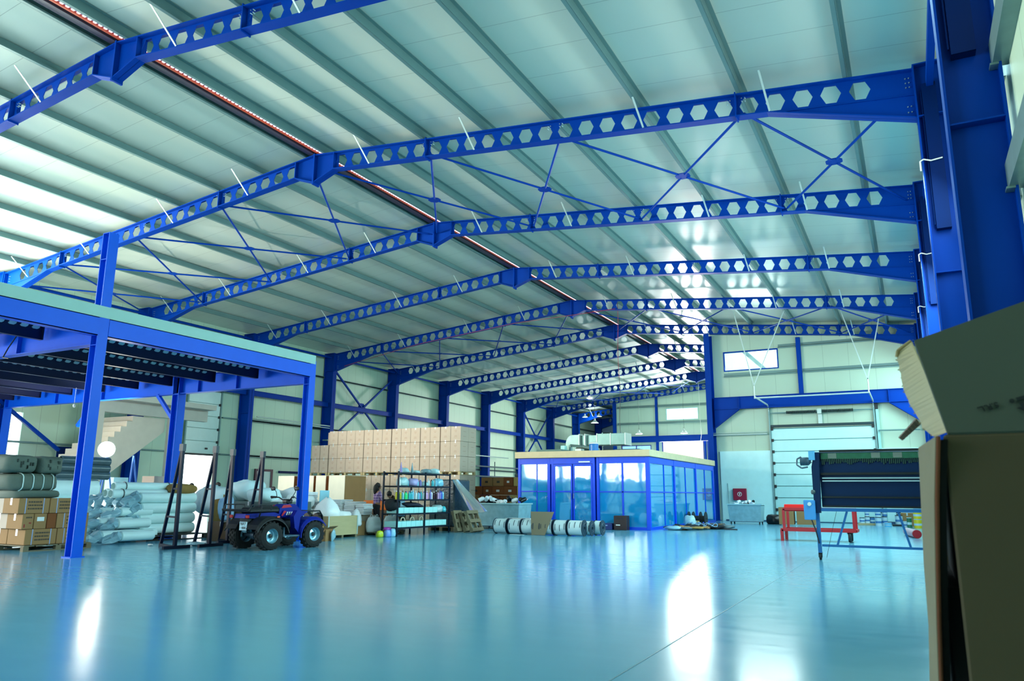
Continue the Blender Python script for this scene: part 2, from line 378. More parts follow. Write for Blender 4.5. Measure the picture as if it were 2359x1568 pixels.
def rafter(sgn, d_end, haunch=True, d0=0.6, holes_from=0):
    """half of a roof beam, sgn +1 towards +x. Distances d are measured from the ridge"""
    b = MB(); X = lambda d: XR+sgn*d
    D = 0.44
    top = lambda x: zt(x); bot = lambda x: zt(x)-D; mid = lambda x: zt(x)-D/2
    n = 0; d = 0.80
    while d < d0+0.2: d += 0.45
    ds = d
    while d+0.225 < d_end-(0.3 if haunch else 0):
        ibeam_cell(b, X(d), 0.45, 0.165, 0.165, mid, zlo=bot, zhi=top); d += 0.45; n += 1
    d -= 0.225
    b.prism([(X(d), bot(X(d))), (X(d_end), bot(X(d_end))), (X(d_end), top(X(d_end))), (X(d), top(X(d)))], -0.006, 0.006)
    def flange(pts, w=0.10, t=0.022):
        for (xa, za), (xb, zb) in zip(pts, pts[1:]):
            b.add([(xa, -w, za), (xb, -w, zb), (xb, w, zb), (xa, w, za), (xa, -w, za+t), (xb, -w, zb+t), (xb, w, zb+t), (xa, w, za+t)],
                  [(0, 1, 2, 3), (7, 6, 5, 4), (0, 4, 5, 1), (3, 2, 6, 7), (0, 3, 7, 4), (1, 5, 6, 2)])
    X0, X1 = X(d0-0.58), X(d_end)
    if d0 > 1: b.prism([(X(d0), bot(X(d0))), (X(ds-0.225), bot(X(ds-0.225))), (X(ds-0.225), top(X(ds-0.225))), (X(d0), top(X(d0)))], -0.006, 0.006)
    flange([(X0, top(X0)-0.022), (X1, top(X1)-0.022)])
    if haunch:
        Xh = X(d_end-2.3); zb = top(X1)-0.88
        b.prism([(Xh, bot(Xh)), (X1, zb), (X1, bot(X1))], -0.006, 0.006)
        flange([(X(d0+0.02), bot(X(d0+0.02))), (Xh, bot(Xh)), (X1, zb)])
        b.prism([(Xh, bot(Xh)), (X1, bot(X1)), (X1, bot(X1)+0.014), (Xh, bot(Xh)+0.014)], -0.03, 0.03)
        b.box(X1-0.025*sgn if sgn > 0 else X1, X1 if sgn > 0 else X1+0.025, -0.11, 0.11, zb-0.03, top(X1)+0.02)
    else:
        flange([(X(0.62), bot(X(0.62))), (X1, bot(X1))])
    return b
def stiffeners(sgn, d_end, t, d0=0.0):
    for d in (3.28, 10.03):
        if d0 < d < d_end: b = MB(); x = XR+sgn*d; b.box(x-0.012, x+0.012, -0.105, 0.105, zt(x)-0.47, zt(x)+0.03); b.build('stiffener', STEEL, t)
def bolts(sgn, d_end, col=True):
    b = MB()
    def cl(x, z, nx, nz, s=0.06):
        for i in range(nx):
            for j in range(nz): b.tube((x+i*s, -0.022, z+j*s), (x+i*s, 0.022, z+j*s), 0.011, 6)
    for d in (3.28, 6.43, 10.03):
        if d < d_end:
            x = XR+sgn*d
            for o in (-0.16, 0.10): cl(x+o, zt(x)-0.13, 2, 2, 0.055)
    if col:
        x = XR+sgn*d_end
        for z in (-0.12, -0.20, -0.28, -0.62, -0.72): cl(x-sgn*0.13, zt(x)+z, 2, 1, 0.05)
    return b
def apex():
    b = MB(); D = 0.44
    P = lambda d, dz: (XR+d, zt(XR+d)+dz)
    b.prism([P(-0.62, -D), (XR, ZR-0.73), P(0.62, -D), P(0.62, 0), (XR, ZR), P(-0.62, 0)], -0.007, 0.007)
    for a, c in ((P(-0.62, -D), (XR, ZR-0.73)), ((XR, ZR-0.73), P(0.62, -D))):
        b.add([(a[0], y, a[1]+t) for y in (-0.1, 0.1) for t in (0, 0.02)]+[(c[0], y, c[1]+t) for y in (-0.1, 0.1) for t in (0, 0.02)],
              [(0, 2, 6, 4), (1, 5, 7, 3), (0, 1, 3, 2), (4, 6, 7, 5), (0, 4, 5, 1), (2, 3, 7, 6)])
    for x in (-0.61, 0.61): b.box(XR+x-0.012, XR+x+0.012, -0.10, 0.10, zt(XR+x)-D, zt(XR+x))
    b.box(XR-0.022, XR+0.022, -0.11, 0.11, ZR-0.78, ZR+0.02)
    return b
def column(x0, x1, ztop, w=0.13, notch=None):
    """I-section standing with its web across the hall; flanges at x0 and x1"""
    b = MB(); b.box(x0, x1, -0.008, 0.008, 0, ztop)
    for x in (x0, x1-0.022): b.box(x, x+0.022, -w, w, 0.0, ztop)
    b.box(x0-0.04, x1+0.04, -w-0.05, w+0.05, 0, 0.025)
    for z in (ztop-0.90, 4.45): b.box(x0+0.022, x1-0.022, -w+0.01, w-0.01, z, z+0.016)
    b.box(x0, x1, -w, w, ztop, ztop+0.02)
    return b
DE = 12.86
def make_frame(label, right=DE, left=12.90, cols=(True, True), d0=0.6):
    t = thing('portal_frame', label, 'steel frame', local=True)
    if left: rafter(-1, left, left > 12, d0).build('rafter', STEEL, t); stiffeners(-1, left, t, d0)
    if right: rafter(1, right, right > 12).build('rafter', STEEL, t); stiffeners(1, right, t)
    if left and right: apex().build('ridge_haunch', STEEL, t)
    if left and d0 < 1: bolts(-1, left).build('bolt_cluster', BOLT, t)
    if right: bolts(1, right, right > 12).build('bolt_cluster', BOLT, t)
    if cols[0]: column(-25.80, XL, zt(XL)+0.03).build('column', STEEL, t)
    if cols[1]:
        c = column(XE, 1.04, zt(XE)+0.03).build('column', STEEL, t)
        q = MB(); q.box(0.66, 0.86, -0.13, -0.11, 5.15, 7.6); q.box(0.66, 0.86, -0.13, 0.13, 5.15, 5.17); q.tube((0.645, -0.10, 5.22), (0.645, -0.10, 7.5), 0.012, 6); q.build('cover_plate', STEEL_D, t)
    FB = [-17.3, -14.5, -20.9, -23.9]+([-10.6, -7.75, -4.0, -1.7] if right > 12 else [-10.6] if right else [])
    for x in FB:
        if right == 0 and x > -21: continue
        m = MB(); m.bar((x-0.04, -0.62, zt(x)+0.10), (x+0.03, -0.10, zt(x)-0.43), 0.035, 0.012); m.build('fly_brace', GALV_L, t)
    return t
def at(o, y): o.location = (0, y*S, 0); return o
L0 = 'blue roof frame with hexagonal web holes, '
base = at(make_frame(L0+'crossing overhead before all the others'), FY[0])
names = ['second from the camera', 'third from the camera', 'fourth from the camera', 'fifth from the camera']
for i, n in enumerate(names): dup(base, (0, FY[i+1], 0), 0, L0+n)
f5 = at(make_frame(L0+'sixth from the camera, against the door gable'), FY[5])
f6 = at(make_frame(L0+'seventh from the camera, above the cabin rear', right=4.35, cols=(True, False)), FY[6])
for k, n in ((7, 'eighth from the camera, crossing the corner column'), (8, 'ninth from the camera, last before the far gable')): dup(f6, (0, FY[k], 0), 0, L0+n)
dup(f6, (0, FY[9], 0), 0, L0+'tenth from the camera, against the far gable')
f10 = at(make_frame('short blue roof frame in the dark recess behind the far gable, first of two', right=0, left=12.90, cols=(True, False), d0=8.0), FY[10])
dup(f10, (0, FY[11], 0), 0, 'short blue roof frame in the dark recess behind the far gable, deeper of two')
# corner column and gable columns with their rails
def post(label, x0, x1, y0, y1, z1, m=STEEL, loc=None):
    t = MB(); w = 0.016
    t.box(x0, x1, y0, y0+w, 0, z1); t.box(x0, x1, y1-w, y1, 0, z1); t.box((x0+x1)/2-0.006, (x0+x1)/2+0.006, y0+w, y1-w, 0, z1)
    t.box(x0-0.03, x1+0.03, y0-0.03, y1+0.03, 0, 0.02)
    return single(t, 'gable_column', m, label, 'steel column')
post('tall blue steel column at the corner where the hall steps back behind the cabin', -7.92, -7.68, 33.6, 34.2, 8.28)
def gpost(label, x, y, z0, z1, w=0.09):
    t = MB(); t.box(x-w, x+w, y-0.14, y-0.13, z0, z1); t.box(x-w, x+w, y-0.012, y, z0, z1); t.box(x-0.006, x+0.006, y-0.13, y-0.012, z0, z1)
    t.box(x-w, x+w, y-0.14, y, z0, z0+0.012); t.box(x-w, x+w, y-0.14, y, z1-0.012, z1)
    return single(t, 'gable_column', STEEL, label, 'steel column')
gpost('short blue upright above the wide blue beam over the sectional door', -3.95, YG, 5.40, zt(-3.95)-0.5)
gpost('blue upright on the far gable between the window and the dark recess', -16.75, YH, 0, zt(-16.75)-0.4)
gpost('blue corner column beside the dark recess of the far gable', XD+0.1, YH, 0, zt(XD)-0.4, 0.13)
gpost('thin blue upright between the two backlit sheets of the far gable', -13.18, YH-0.02, 2.5, 5.0, 0.06)
# wide beam over the right door with haunches
t = thing('door_beam', 'wide blue beam with tapered haunches above the white sectional door', 'steel beam', (-3.5, YG-0.3, 5.0))
y0, y1 = YG-0.34, YG-0.16
q = MB(); q.box(-7.66, 0.5, (y0+y1)/2-0.006, (y0+y1)/2+0.006, 4.86, 5.36); q.box(-7.66, 0.5, y0, y1, 4.84, 4.862); q.box(-7.66, 0.5, y0, y1, 5.36, 5.382); q.build('beam', STEEL, t)
for s, xa, xb in ((1, -7.66, -6.55), (-1, 0.5, -0.6)):
    q = MB(); q.prism([(xa, 4.86), (xb, 4.86), (xb-0.0*s, 4.80), (xa, 4.0)], (y0+y1)/2-0.006, (y0+y1)/2+0.006); q.bar((xb, (y0+y1)/2, 4.84), (xa, (y0+y1)/2, 4.02), 0.18, 0.02)
    q.box(xb-0.01, xb+0.01, y0, y1, 4.86, 5.36); q.build('haunch', STEEL, t)
q = MB(); q.box(XD+0.2, XC, YH-0.30, YH-0.12, 4.95, 4.97); q.box(XD+0.2, XC, YH-0.30, YH-0.12, 5.38, 5.40); q.box(XD+0.2, XC, YH-0.215, YH-0.205, 4.97, 5.38)
single(q, 'gable_beam', STEEL, 'blue beam crossing the far gable above the backlit sheets', 'steel beam')

# -------------------------------------------------- purlins (cold formed), one thing each
PUR_R = [-11.95, -10.45, -9.05, -7.45, -5.83, -4.0, -2.15, -0.40]; PUR_L = [-12.62, -14.05, -15.62, -17.15, -18.9, -20.7, -22.5, -24.15]
GALV_P = mat('grey_green_purlin', (104, 134, 132), 0.5, metal=0.15)
def purlin(x, s, y0, y1, label, grp):
    q = MB(); z = zt(x); h = 0.185; f = 0.07
    q.box(x-0.004, x+0.004, y0, y1, z+0.004, z+h)
    q.box(x-f*(s > 0), x+f*(s < 0), y0, y1, z+0.004, z+0.012); q.box(x-f*(s < 0), x+f*(s > 0), y0, y1, z+h-0.008, z+h)
    q.box(x-f*(s > 0) if s > 0 else x+f-0.006, x-f+0.006 if s > 0 else x+f, y0, y1, z+0.012, z+0.035)
    return single(q, 'roof_purlin', GALV_P, label, 'purlin', grp)
for i, x in enumerate(PUR_R): purlin(x, 1, -4, YG if x > XC else YH, 'grey green roof purlin on the slope over the machine, %s from the ridge' % ORD[i], 'purlins of the slope over the machine')
for i, x in enumerate(PUR_L): purlin(x, -1, -4, YH if x > XD else YK, 'grey green roof purlin on the slope over the mezzanine, %s from the ridge' % ORD[i], 'purlins of the slope over the mezzanine')
# ridge vent
t = thing('ridge_vent', 'perforated ridge strip with a row of bright slots and an orange edge', 'roof vent', (XR, 0, 9.3))
q = MB(); q.box(-12.46, -12.30, -4, YH, 9.215, 9.38); q.build('dark_channel', mat('dark_mauve_channel', (62, 54, 72), 0.5), t)
q = MB(); q.box(-12.215, -12.17, -4, YH, 9.215, 9.26); q.build('edge_strip', mat('orange_edge_strip', (190, 70, 30), 0.5), t)
q = MB(); q.box(-12.17, -12.10, -4, YH, 9.255, 9.27); q.build('slot_bar', mat('mauve_slot_bar', (150, 110, 150), 0.4), t)
q = MB(); y = 3.2
while y < YH:
    q.box(-12.16, -12.105, y, y+0.05, 9.235, 9.256); y += 0.1
o = q.build('light_slots', mat('daylight_slot', (250, 245, 255), 0.5, emit=(255, 240, 255), estr=1.6), t); o['kind'] = 'stuff'

# -------------------------------------------------- wind bracing in the roof
NODE = [(-12.28+3.28*i*1.0) for i in range(5)]
def brace(label, xa, xb, ya, yb, zoff=-0.34, r=0.026):
    t = thing('roof_brace', label, 'cross brace', ((xa+xb)/2, (ya+yb)/2, zt((xa+xb)/2)+zoff))
    pa, pb, pc, pd = (xa, ya+0.02, zt(xa)+zoff), (xb, yb-0.02, zt(xb)+zoff), (xb, ya+0.02, zt(xb)+zoff), (xa, yb-0.02, zt(xa)+zoff)
    c = Vector(((xa+xb)/2, (ya+yb)/2, (pa[2]+pb[2])/2))
    for p in (pa, pb, pc, pd):
        q = MB(); p = Vector(p); d = (c-p).normalized(); q.tube(p+d*0.10, c-d*0.12, r, 8); q.bar(p, p+d*0.16, 0.05, 0.01); q.build('rod', STEEL, t)
    q = MB(); q.prism([(c.x+0.17*math.cos(a)*(1.0), c.y+0.17*math.sin(a)) for a in [PI/8+PI/4*i for i in range(8)]], c.z-0.008, c.z+0.008, 'XY'); q.build('gusset_plate', STEEL, t)
BX_R = [-12.2, -8.92, -5.75, -2.14, 0.42]; BX_L = [-12.36, -15.6, -19.0, -22.4, -25.1]
for k, bay in ((1, 'second bay from the camera'), (4, 'bay before the sectional door'), (8, 'bay by the far window')):
    for i in range(4):
        if BX_R[i+1] < XC or k < 8: brace('crossed roof brace, %s from the ridge, machine slope, %s' % (ORD[i], bay), BX_R[i], BX_R[i+1], FY[k], FY[k+1])
        brace('crossed roof brace, %s from the ridge, mezzanine slope, %s' % (ORD[i], bay), BX_L[i], BX_L[i+1], FY[k], FY[k+1])

# -------------------------------------------------- left wall rails
for i in range(11):
    ya, yb = FY[i]+0.14, FY[i+1]-0.14
    if i == 0: continue
    bay = 'bay %s from the camera' % ORD[i]
    q = MB(); q.box(-25.46, -25.40, ya, yb, 5.24, 5.47); q.box(-25.40, -25.34, ya, yb, 5.24, 5.25); q.box(-25.40, -25.34, ya, yb, 5.46, 5.47)
    single(q, 'wall_rail', STEEL, 'blue horizontal rail at mid height of the long side wall, '+bay, 'wall rail', 'blue mid rails of the side wall')
    q = MB(); q.tube((-25.35, ya, 7.72), (-25.35, yb, 7.72), 0.055, 8); single(q, 'eave_strut', STEEL, 'blue tubular strut under the eave of the long side wall, '+bay, 'eave strut', 'blue eave struts of the side wall')
    q = MB()
    for z in (6.72, 4.16, 2.62):
        if z < 6 and i < 2: continue
        if i == 2 and z < 5:
            for u, v in ((ya, 20.45), (22.4, yb)): q.box(-25.86, -25.74, u, v, z, z+0.05)
        else: q.box(-25.86, -25.74, ya, yb, z, z+0.05); q.box(-25.75, -25.74, ya, yb, z-0.03, z+0.08)
    single(q, 'wall_girt', GALV_P, 'thin grey girts of the long side wall, '+bay, 'wall girt', 'girts of the side wall')
def wall_x(label, ya, yb, z0, z1):
    t = thing('wall_brace', label, 'cross brace', (-25.5, (ya+yb)/2, (z0+z1)/2)); c = Vector((-25.5, (ya+yb)/2, (z0+z1)/2))
    for p in ((-25.5, ya, z0), (-25.5, yb, z1), (-25.5, ya, z1), (-25.5, yb, z0)):
        q = MB(); q.bar(p, c, 0.08, 0.08); q.build('arm', STEEL, t)
    q = MB(); q.prism([(c.y+0.3*math.cos(a), c.z+0.3*math.sin(a)) for a in [PI/8+PI/4*i for i in range(8)]], -25.56, -25.53, 'YZ'); q.build('gusset_plate', STEEL, t)
wall_x('blue crossed brace on the side wall above the stacked pink cartons', FY[4]+0.15, FY[5]-0.15, 3.6, 7.3)
wall_x('blue crossed brace on the side wall behind the cabin roof', FY[8]+0.15, FY[9]-0.15, 3.2, 7.4)
# pipes on the left wall
q = MB(); q.path([(-25.15, 23.7, 4.32), (-25.15, 28.4, 4.28)], 0.03); q.path([(-25.15, 23.7, 4.22), (-25.15, 28.4, 4.18)], 0.02); single(q, 'wall_pipe', GALV_L, 'bright conduit pipes along the side wall between the mezzanine and the pink cartons', 'pipe')
q = MB(); q.box(-25.2, -24.9, 28.0, 29.6, 3.55, 3.60); single(q, 'cable_tray', GALV_P, 'short grey tray on the column above the pink cartons', 'tray')
q = MB(); q.box(-25.2, -24.6, 37.3, 41.6, 3.55, 3.60); q.box(-25.2, -25.1, 41, 47, 3.50, 3.56); single(q, 'cable_tray', GALV_P, 'long grey tray on the columns behind the pink cartons', 'tray')
for z, n in ((2.85, 'upper'), (2.2, 'lower')):
    q = MB(); q.tube((-25.1, 41.2, z), (-25.1, 49.2, z), 0.05, 8); q.tube((-25.1, 45.0, z-0.3), (-25.1, 45.0, z+0.35), 0.03, 6); single(q, 'wall_pipe', mat('dark_pipe', (60, 80, 90)), n+' dark pipe on the side wall above the brown cartons', 'pipe')

# gable girts
def girt(label, y, x0, x1, z, m=GALV_P):
    q = MB(); q.box(x0, x1, y-0.10, y, z, z+0.012); q.box(x0, x1, y-0.012, y, z+0.012, z+0.14); q.box(x0, x1, y-0.10, y-0.09, z-0.05, z+0.012)
    single(q, 'wall_girt', m, label, 'wall girt', 'girts of the gables')
for z, n in ((7.50, 'upper'), (6.35, 'lower')):
    girt('thin grey girt on the gable over the sectional door, %s, window side' % n, YG, -7.2 if z < 7 else -4.8, -4.06, z); girt('thin grey girt on the gable over the sectional door, %s, side away from the window' % n, YG, -3.84, 0.5, z)
for z, n in ((7.62, 'top'), (6.35, 'middle')): girt('thin grey girt on the far windowed gable, %s' % n, YH, XD+0.3, XC, z)
for z, n in ((6.6, 'upper'), (5.0, 'lower')): girt('thin grey girt in the dark recess, %s' % n, YK, -25.4, XD, z)
q = MB(); q.tube((-7.9, YG-0.2, 3.72), (-5.45, YG-0.2, 3.72), 0.035, 8); q.tube((-7.9, YG-0.2, 3.80), (-5.45, YG-0.2, 3.80), 0.015, 6); single(q, 'wall_pipe', GALV_L, 'bright galvanised pipe on the gable between the corner column and the sectional door', 'pipe')
q = MB(); q.tube((-1.1, YG-0.2, 3.72), (0.4, YG-0.2, 3.72), 0.03, 8); single(q, 'wall_pipe', GALV_P, 'galvanised pipe on the gable beyond the sectional door', 'pipe')
# girts on the right wall by the camera
for z, n in ((2.5, 'lowest'), (3.78, 'second'), (4.98, 'third'), (6.2, 'highest')):
    q = MB(); q.box(0.97, 0.985, 2.5, 7.60, z, z+0.24); q.box(0.985, 1.10, 2.5, 7.60, z, z+0.012); q.box(0.985, 1.10, 2.5, 7.60, z+0.228, z+0.24); q.box(0.95, 1.02, 7.50, 7.61, z-0.02, z)
    single(q, 'wall_girt', GALV, 'heavy galvanised girt ending on the big blue column by the box, %s' % n, 'wall girt', 'heavy girts by the nearest column')
for i in range(4):
    for z in (3.78, 4.98):
        q = MB(); q.box(0.97, 0.985, FY[i]+0.2, FY[i+1]-0.2, z, z+0.22); q.box(0.985, 1.10, FY[i]+0.2, FY[i+1]-0.2, z, z+0.012)
        single(q, 'wall_girt', GALV, 'galvanised girt between the blue columns of the near side wall, %s bay, %s' % (ORD[i], 'lower' if z < 4 else 'upper'), 'wall girt', 'girts of the near side wall')
for i in range(5):
    q = MB(); q.bar((0.78, FY[i]+0.14, 7.60), (0.78, FY[i+1]-0.14, 7.60), 0.10, 0.14); single(q, 'eave_strut', STEEL, 'blue strut between the tops of the near side columns, %s bay from the camera' % ORD[i], 'eave strut', 'struts of the near side wall')
q = MB(); q.path([(1.06, 6.1, 5.95), (1.06, 6.55, 5.3), (1.06, 6.75, 5.26), (1.06, 7.1, 5.27)], 0.03, 8); single(q, 'magenta_hose', mat('magenta_hose', (215, 20, 110), 0.4), 'magenta and red hose on the wall beyond the big blue column', 'hose')
WC = mat('white_cable', (225, 225, 220), 0.5)
for k, n in ((1, 'second'), (2, 'third'), (3, 'fourth')):
    y = FY[k]-0.14; q = MB(); q.path([(0.53, y, 6.12), (0.53, y, 6.28), (0.58, y-0.02, 6.30), (0.68, y-0.02, 6.26), (0.84, y-0.02, 6.28)], 0.012)
    single(q, 'hanging_wire', WC, 'short white wire hooked round the %s blue column of the near side wall' % n, 'wire')
# ============================================================ MEZZANINE
BMEZ = mat('mezzanine_blue_paint', (8, 88, 214), 0.4, spec=0.15)
SLAB = mat('mezzanine_deck_edge', (150, 190, 182), 0.6)
t = thing('mezzanine_platform', 'blue steel mezzanine platform on tall posts with a ribbed deck', 'mezzanine', (-12.6, 8.1, 0))
def hpost(x, y, z1, name='post', w=0.095):
    q = MB(); q.box(x-w, x-w+0.016, y-w, y+w, 0, z1); q.box(x+w-0.016, x+w, y-w, y+w, 0, z1); q.box(x-w+0.016, x+w-0.016, y-0.006, y+0.006, 0, z1)
    for z in (3.62, 4.08, 5.2): 
        if z < z1: q.box(x-w+0.016, x+w-0.016, y-w+0.004, y+w, z, z+0.012)
    q.box(x-w, x+w, y-w, y+w, z1, z1+0.012); q.box(x-w-0.03, x+w+0.03, y-w-0.03, y+w+0.03, 0, 0.018)
    return q.build(name, BMEZ, t)
hpost(-12.62, 8.10, 5.70); hpost(-12.62, 13.45, 4.19)
for x, y in ((-17.2, 13.45), (-17.2, 8.1), (-21.6, 8.1), (-25.3, 13.45), (-12.62, 2.8), (-17.2, 2.8)): hpost(x, y, 4.10, w=0.12)
# edge beams along the front edge
for ya, yb in ((-2.0, 2.70), (2.90, 8.00), (8.20, 13.35)):
    q = MB(); q.box(-12.53, -12.515, ya, yb, 3.79, 4.12); q.box(-12.70, -12.515, ya, yb, 4.105, 4.12); q.box(-12.70, -12.515, ya, yb, 3.79, 3.805); q.build('edge_beam', BMEZ, t)
q = MB(); q.box(-12.70, -12.52, -2.0, 13.52, 4.121, 4.33); q.box(-25.7, -12.70, 13.44, 13.52, 4.121, 4.33); q.build('deck_edge', SLAB, t)
q = MB(); y = -2.0
while y < 13.4:
    q.prism([(y, 4.25), (y+0.03, 4.13), (y+0.11, 4.13), (y+0.14, 4.25)], -25.7, -12.71, 'YZ'); y += 0.21
q.box(-25.7, -12.71, -2.0, 13.43, 4.25, 4.32); q.build('ribbed_deck', mat('deck_steel', (176, 196, 214), 0.4, metal=0.2), t)
LBL = mat('pale_lit_blue_beam', (70, 130, 225), 0.4)
for yy in (13.45, 8.10, 2.8):
    q = MB(); q.box(-25.3, -12.72, yy-0.006, yy+0.006, 3.66, 4.10); q.box(-25.3, -12.72, yy-0.09, yy+0.09, 3.645, 3.66); q.box(-25.3, -12.72, yy-0.09, yy+0.09, 4.10, 4.12)
    for x in (-15.0, -16.4, -20.4, -22.6): q.box(x-0.006, x+0.006, yy-0.085, yy+0.085, 3.66, 4.10)
    q.build('cross_beam', BMEZ, t)
for xj in (-14.2, -15.72, -17.35, -18.73, -20.2, -21.7, -23.25, -24.65):
    for ya, yb in ((2.9, 8.0), (8.2, 13.28)):
        q = MB(); q.box(xj-0.005, xj+0.005, ya, yb, 3.86, 4.12); q.box(xj-0.05, xj+0.05, ya, yb, 3.85, 3.862); q.box(xj-0.05, xj+0.05, ya, yb, 4.118, 4.129); q.box(xj-0.06, xj+0.06, yb-0.01, yb, 3.85, 4.12)
        jo = q.build('joist', mat('dark_joist_paint', (12, 24, 66), 0.45), t)
        if xj > -19:  # pale plates painted in for light showing through the deck rib gaps
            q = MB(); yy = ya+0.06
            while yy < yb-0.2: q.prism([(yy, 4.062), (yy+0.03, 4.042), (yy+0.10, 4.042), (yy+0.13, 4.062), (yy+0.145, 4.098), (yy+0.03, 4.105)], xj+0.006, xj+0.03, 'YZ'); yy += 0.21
            o = q.build('lit_rib_gaps', mat('rib_gap_light', (244, 248, 250), 0.4), jo); o['kind'] = 'stuff'
for xp, s in ((-17.2, -1), (-21.6, 1), (-17.2, 1)):
    if xp == -17.2 and s == 1: continue
    q = MB(); q.bar((xp+s*0.12, 13.45, 2.95), (xp+s*0.85, 13.45, 3.66), 0.09, 0.09); q.build('knee_brace', BMEZ, t)
q = MB(); q.path([(-15.1, 8.05, 4.05), (-15.25, 8.0, 3.8), (-15.3, 7.95, 3.6), (-15.0, 7.9, 3.55)], 0.012); single(q, 'hanging_cable', BLACK, 'dark cable looping from the mezzanine beam', 'cable')
q = MB(); q.tube((-20, 12.36, 3.85), (-20, 12.36, 3.42), 0.006, 5); q.blob((-20, 12.36, 3.36), (0.035, 0.035, 0.05), nu=10, nv=6); single(q, 'hanging_bulb', WHITE, 'small bare bulb on a wire under the mezzanine', 'lamp')

# ============================================================ STAIR, SIDE DOORS
t = thing('concrete_stair', 'raw concrete stair flight with landing slab behind the mezzanine', 'stairs', (-23, 16, 0))
q = MB(); q.box(-23.2, -23.0, 14.75, 15.25, 0, 4.02); q.box(-23.2, -23.0, 15.25, 19.3, 3.62, 4.02); q.box(-23.2, -23.0, 17.75, 18.1, 0, 3.62); q.build('frame_wall', CONC, t)
q = MB(); q.box(-24.9, -22.5, 14.6, 19.25, 4.021, 4.20); q.build('landing_slab', CONC, t)
q = MB(); pts = [(14.4, 0.55), (17.7, 3.15), (17.7, 3.60)]; y, z = 16.45, 3.60
while z > 1.7: pts += [(y, z), (y, z-0.19)]; y -= 0.205; z -= 0.19
pts += [(14.4, z)]; q.prism(pts, -24.8, -23.25, 'YZ'); q.build('stair_flight', mat('smooth_concrete', (196, 188, 172), 0.75, var=0.1), t)
# side sectional door, half open
t = thing('sectional_door', 'pale sectional door on the long side wall, pulled up over a bright opening', 'door', (-25.75, 21.4, 2.6))
DOORP = mat('door_panel', (205, 225, 220), 0.45)
for i in range(5):
    z = 2.62+i*0.52; q = MB(); q.rbox(-25.80, -25.75, 20.62, 22.22, z, z+0.51, 0.012); q.build('door_panel', DOORP, t)
for y in (20.58, 22.26):
    q = MB(); q.box(-25.80, -25.72, y-0.03, y+0.03, 0, 5.3); q.build('side_rail', GALV, t)
for i in range(5): q = MB(); q.box(-25.74, -25.69, 22.13, 22.21, 2.55+i*0.52, 2.65+i*0.52); q.build('hinge', BLACK, t)
q = MB(); q.box(-25.80, -25.73, 20.62, 22.22, 2.55, 2.62); q.build('bottom_seal', BLACK, t)
q = MB(); q.box(-25.745, -25.72, 21.6, 21.72, 2.80, 2.87); q.build('pull_handle', BLACK, t)
q = MB(); q.rbox(-27.9, -26.3, 19.2, 20.7, 0, 2.4, 0.1); 
single(q, 'red_gate', mat('magenta_red_paint', (225, 20, 95), 0.4), 'magenta red panel standing outside the open side door', 'panel')
# small pass door
t = thing('pass_door', 'small pale door in a dark maroon frame on the side wall behind the quad bike', 'door', (-25.8, 25.0, 0))
q = MB()
for a, b_ in ((24.45, 24.55), (25.37, 25.5)): q.box(-25.86, -25.78, a, b_, 0, 2.0)
q.box(-25.86, -25.78, 24.45, 25.5, 2.0, 2.1); q.build('door_frame', mat('maroon_frame', (70, 12, 46), 0.5), t)
q = MB(); q.box(-25.85, -25.80, 24.55, 25.37, 0.02, 2.0); q.box(-25.80, -25.795, 24.55, 25.37, 1.0, 1.012); q.build('leaf', DOORP, t)
q = MB(); q.box(-25.86, -25.80, 25.9, 27.6, 1.95, 2.05); q.box(-25.86, -25.80, 27.5, 27.6, 0, 1.95); single(q, 'door_lintel', STEEL_D, 'dark blue door frame piece on the side wall behind the mezzanine end post', 'door frame')
# wall brace by the landing
t = thing('wall_brace', 'blue diagonal brace with a bolted blue plate on the side wall under the mezzanine', 'brace', (-25.4, 14.8, 2.6))
q = MB(); q.bar((-25.3, 13.1, 3.95), (-25.3, 15.3, 2.42), 0.10, 0.10); q.build('arm', STEEL, t)
q = MB(); q.box(-25.33, -25.30, 15.25, 15.75, 2.05, 2.55); q.build('gusset_plate', STEEL_D, t)
q = MB(); q.box(-25.86, -25.74, 13.2, 17.9, 2.62, 2.68); single(q, 'wall_girt', GALV_P, 'grey girt on the side wall under the mezzanine beside the bolted blue plate', 'wall girt')

# ============================================================ WORK LIGHT
t = thing('work_light', 'glaring round work light on a thin blue stand by the concrete stair', 'lamp', (-20, 13.5, 0))
d = Vector((20, -13.4, -0.9)).normalized(); up = Vector((0, 0, 1)); sx = d.cross(up).normalized(); sy = sx.cross(d)
q = MB(); q.lathe([(0.0, 0.0), (0.205, 0.0)], (-20, 13.44, 2.24), (sx, sy, d), 28); q.build('lamp_face', mat('lamp_glow', (255, 255, 255), 0.5, emit=(255, 252, 240), estr=60.0), t)
q = MB(); q.lathe([(0.22, 0.03), (0.215, -0.02), (0.12, -0.10), (0.0, -0.12)], (-20, 13.44, 2.24), (sx, sy, d), 24); q.build('housing', GALV, t)
q = MB(); q.tube((-20, 13.5, 2.05), (-20, 13.32, 0), 0.022, 8); q.tube((-20, 13.5, 2.05), (-20, 13.95, 0), 0.022, 8); q.tube((-20, 13.4, 1.0), (-20, 13.72, 1.0), 0.015, 6); q.tube((-20, 13.5, 2.05), (-20.7, 13.6, 0), 0.02, 8); q.build('stand', mat('light_blue_stand', (70, 120, 200), 0.4), t)
l = bpy.data.lights.new('work_light_beam', 'SPOT'); l.energy = 900; l.color = (1, 0.96, 0.88); l.spot_size = 2.7; l.shadow_soft_size = 0.2
lo = bpy.data.objects.new('work_light_beam', l); COL.objects.link(lo); lo.location = Vector((-19.9, 13.42, 2.35))*S; lo.rotation_euler = Vector((-0.5, 0.5, 0.7)).to_track_quat('-Z', 'Y').to_euler()
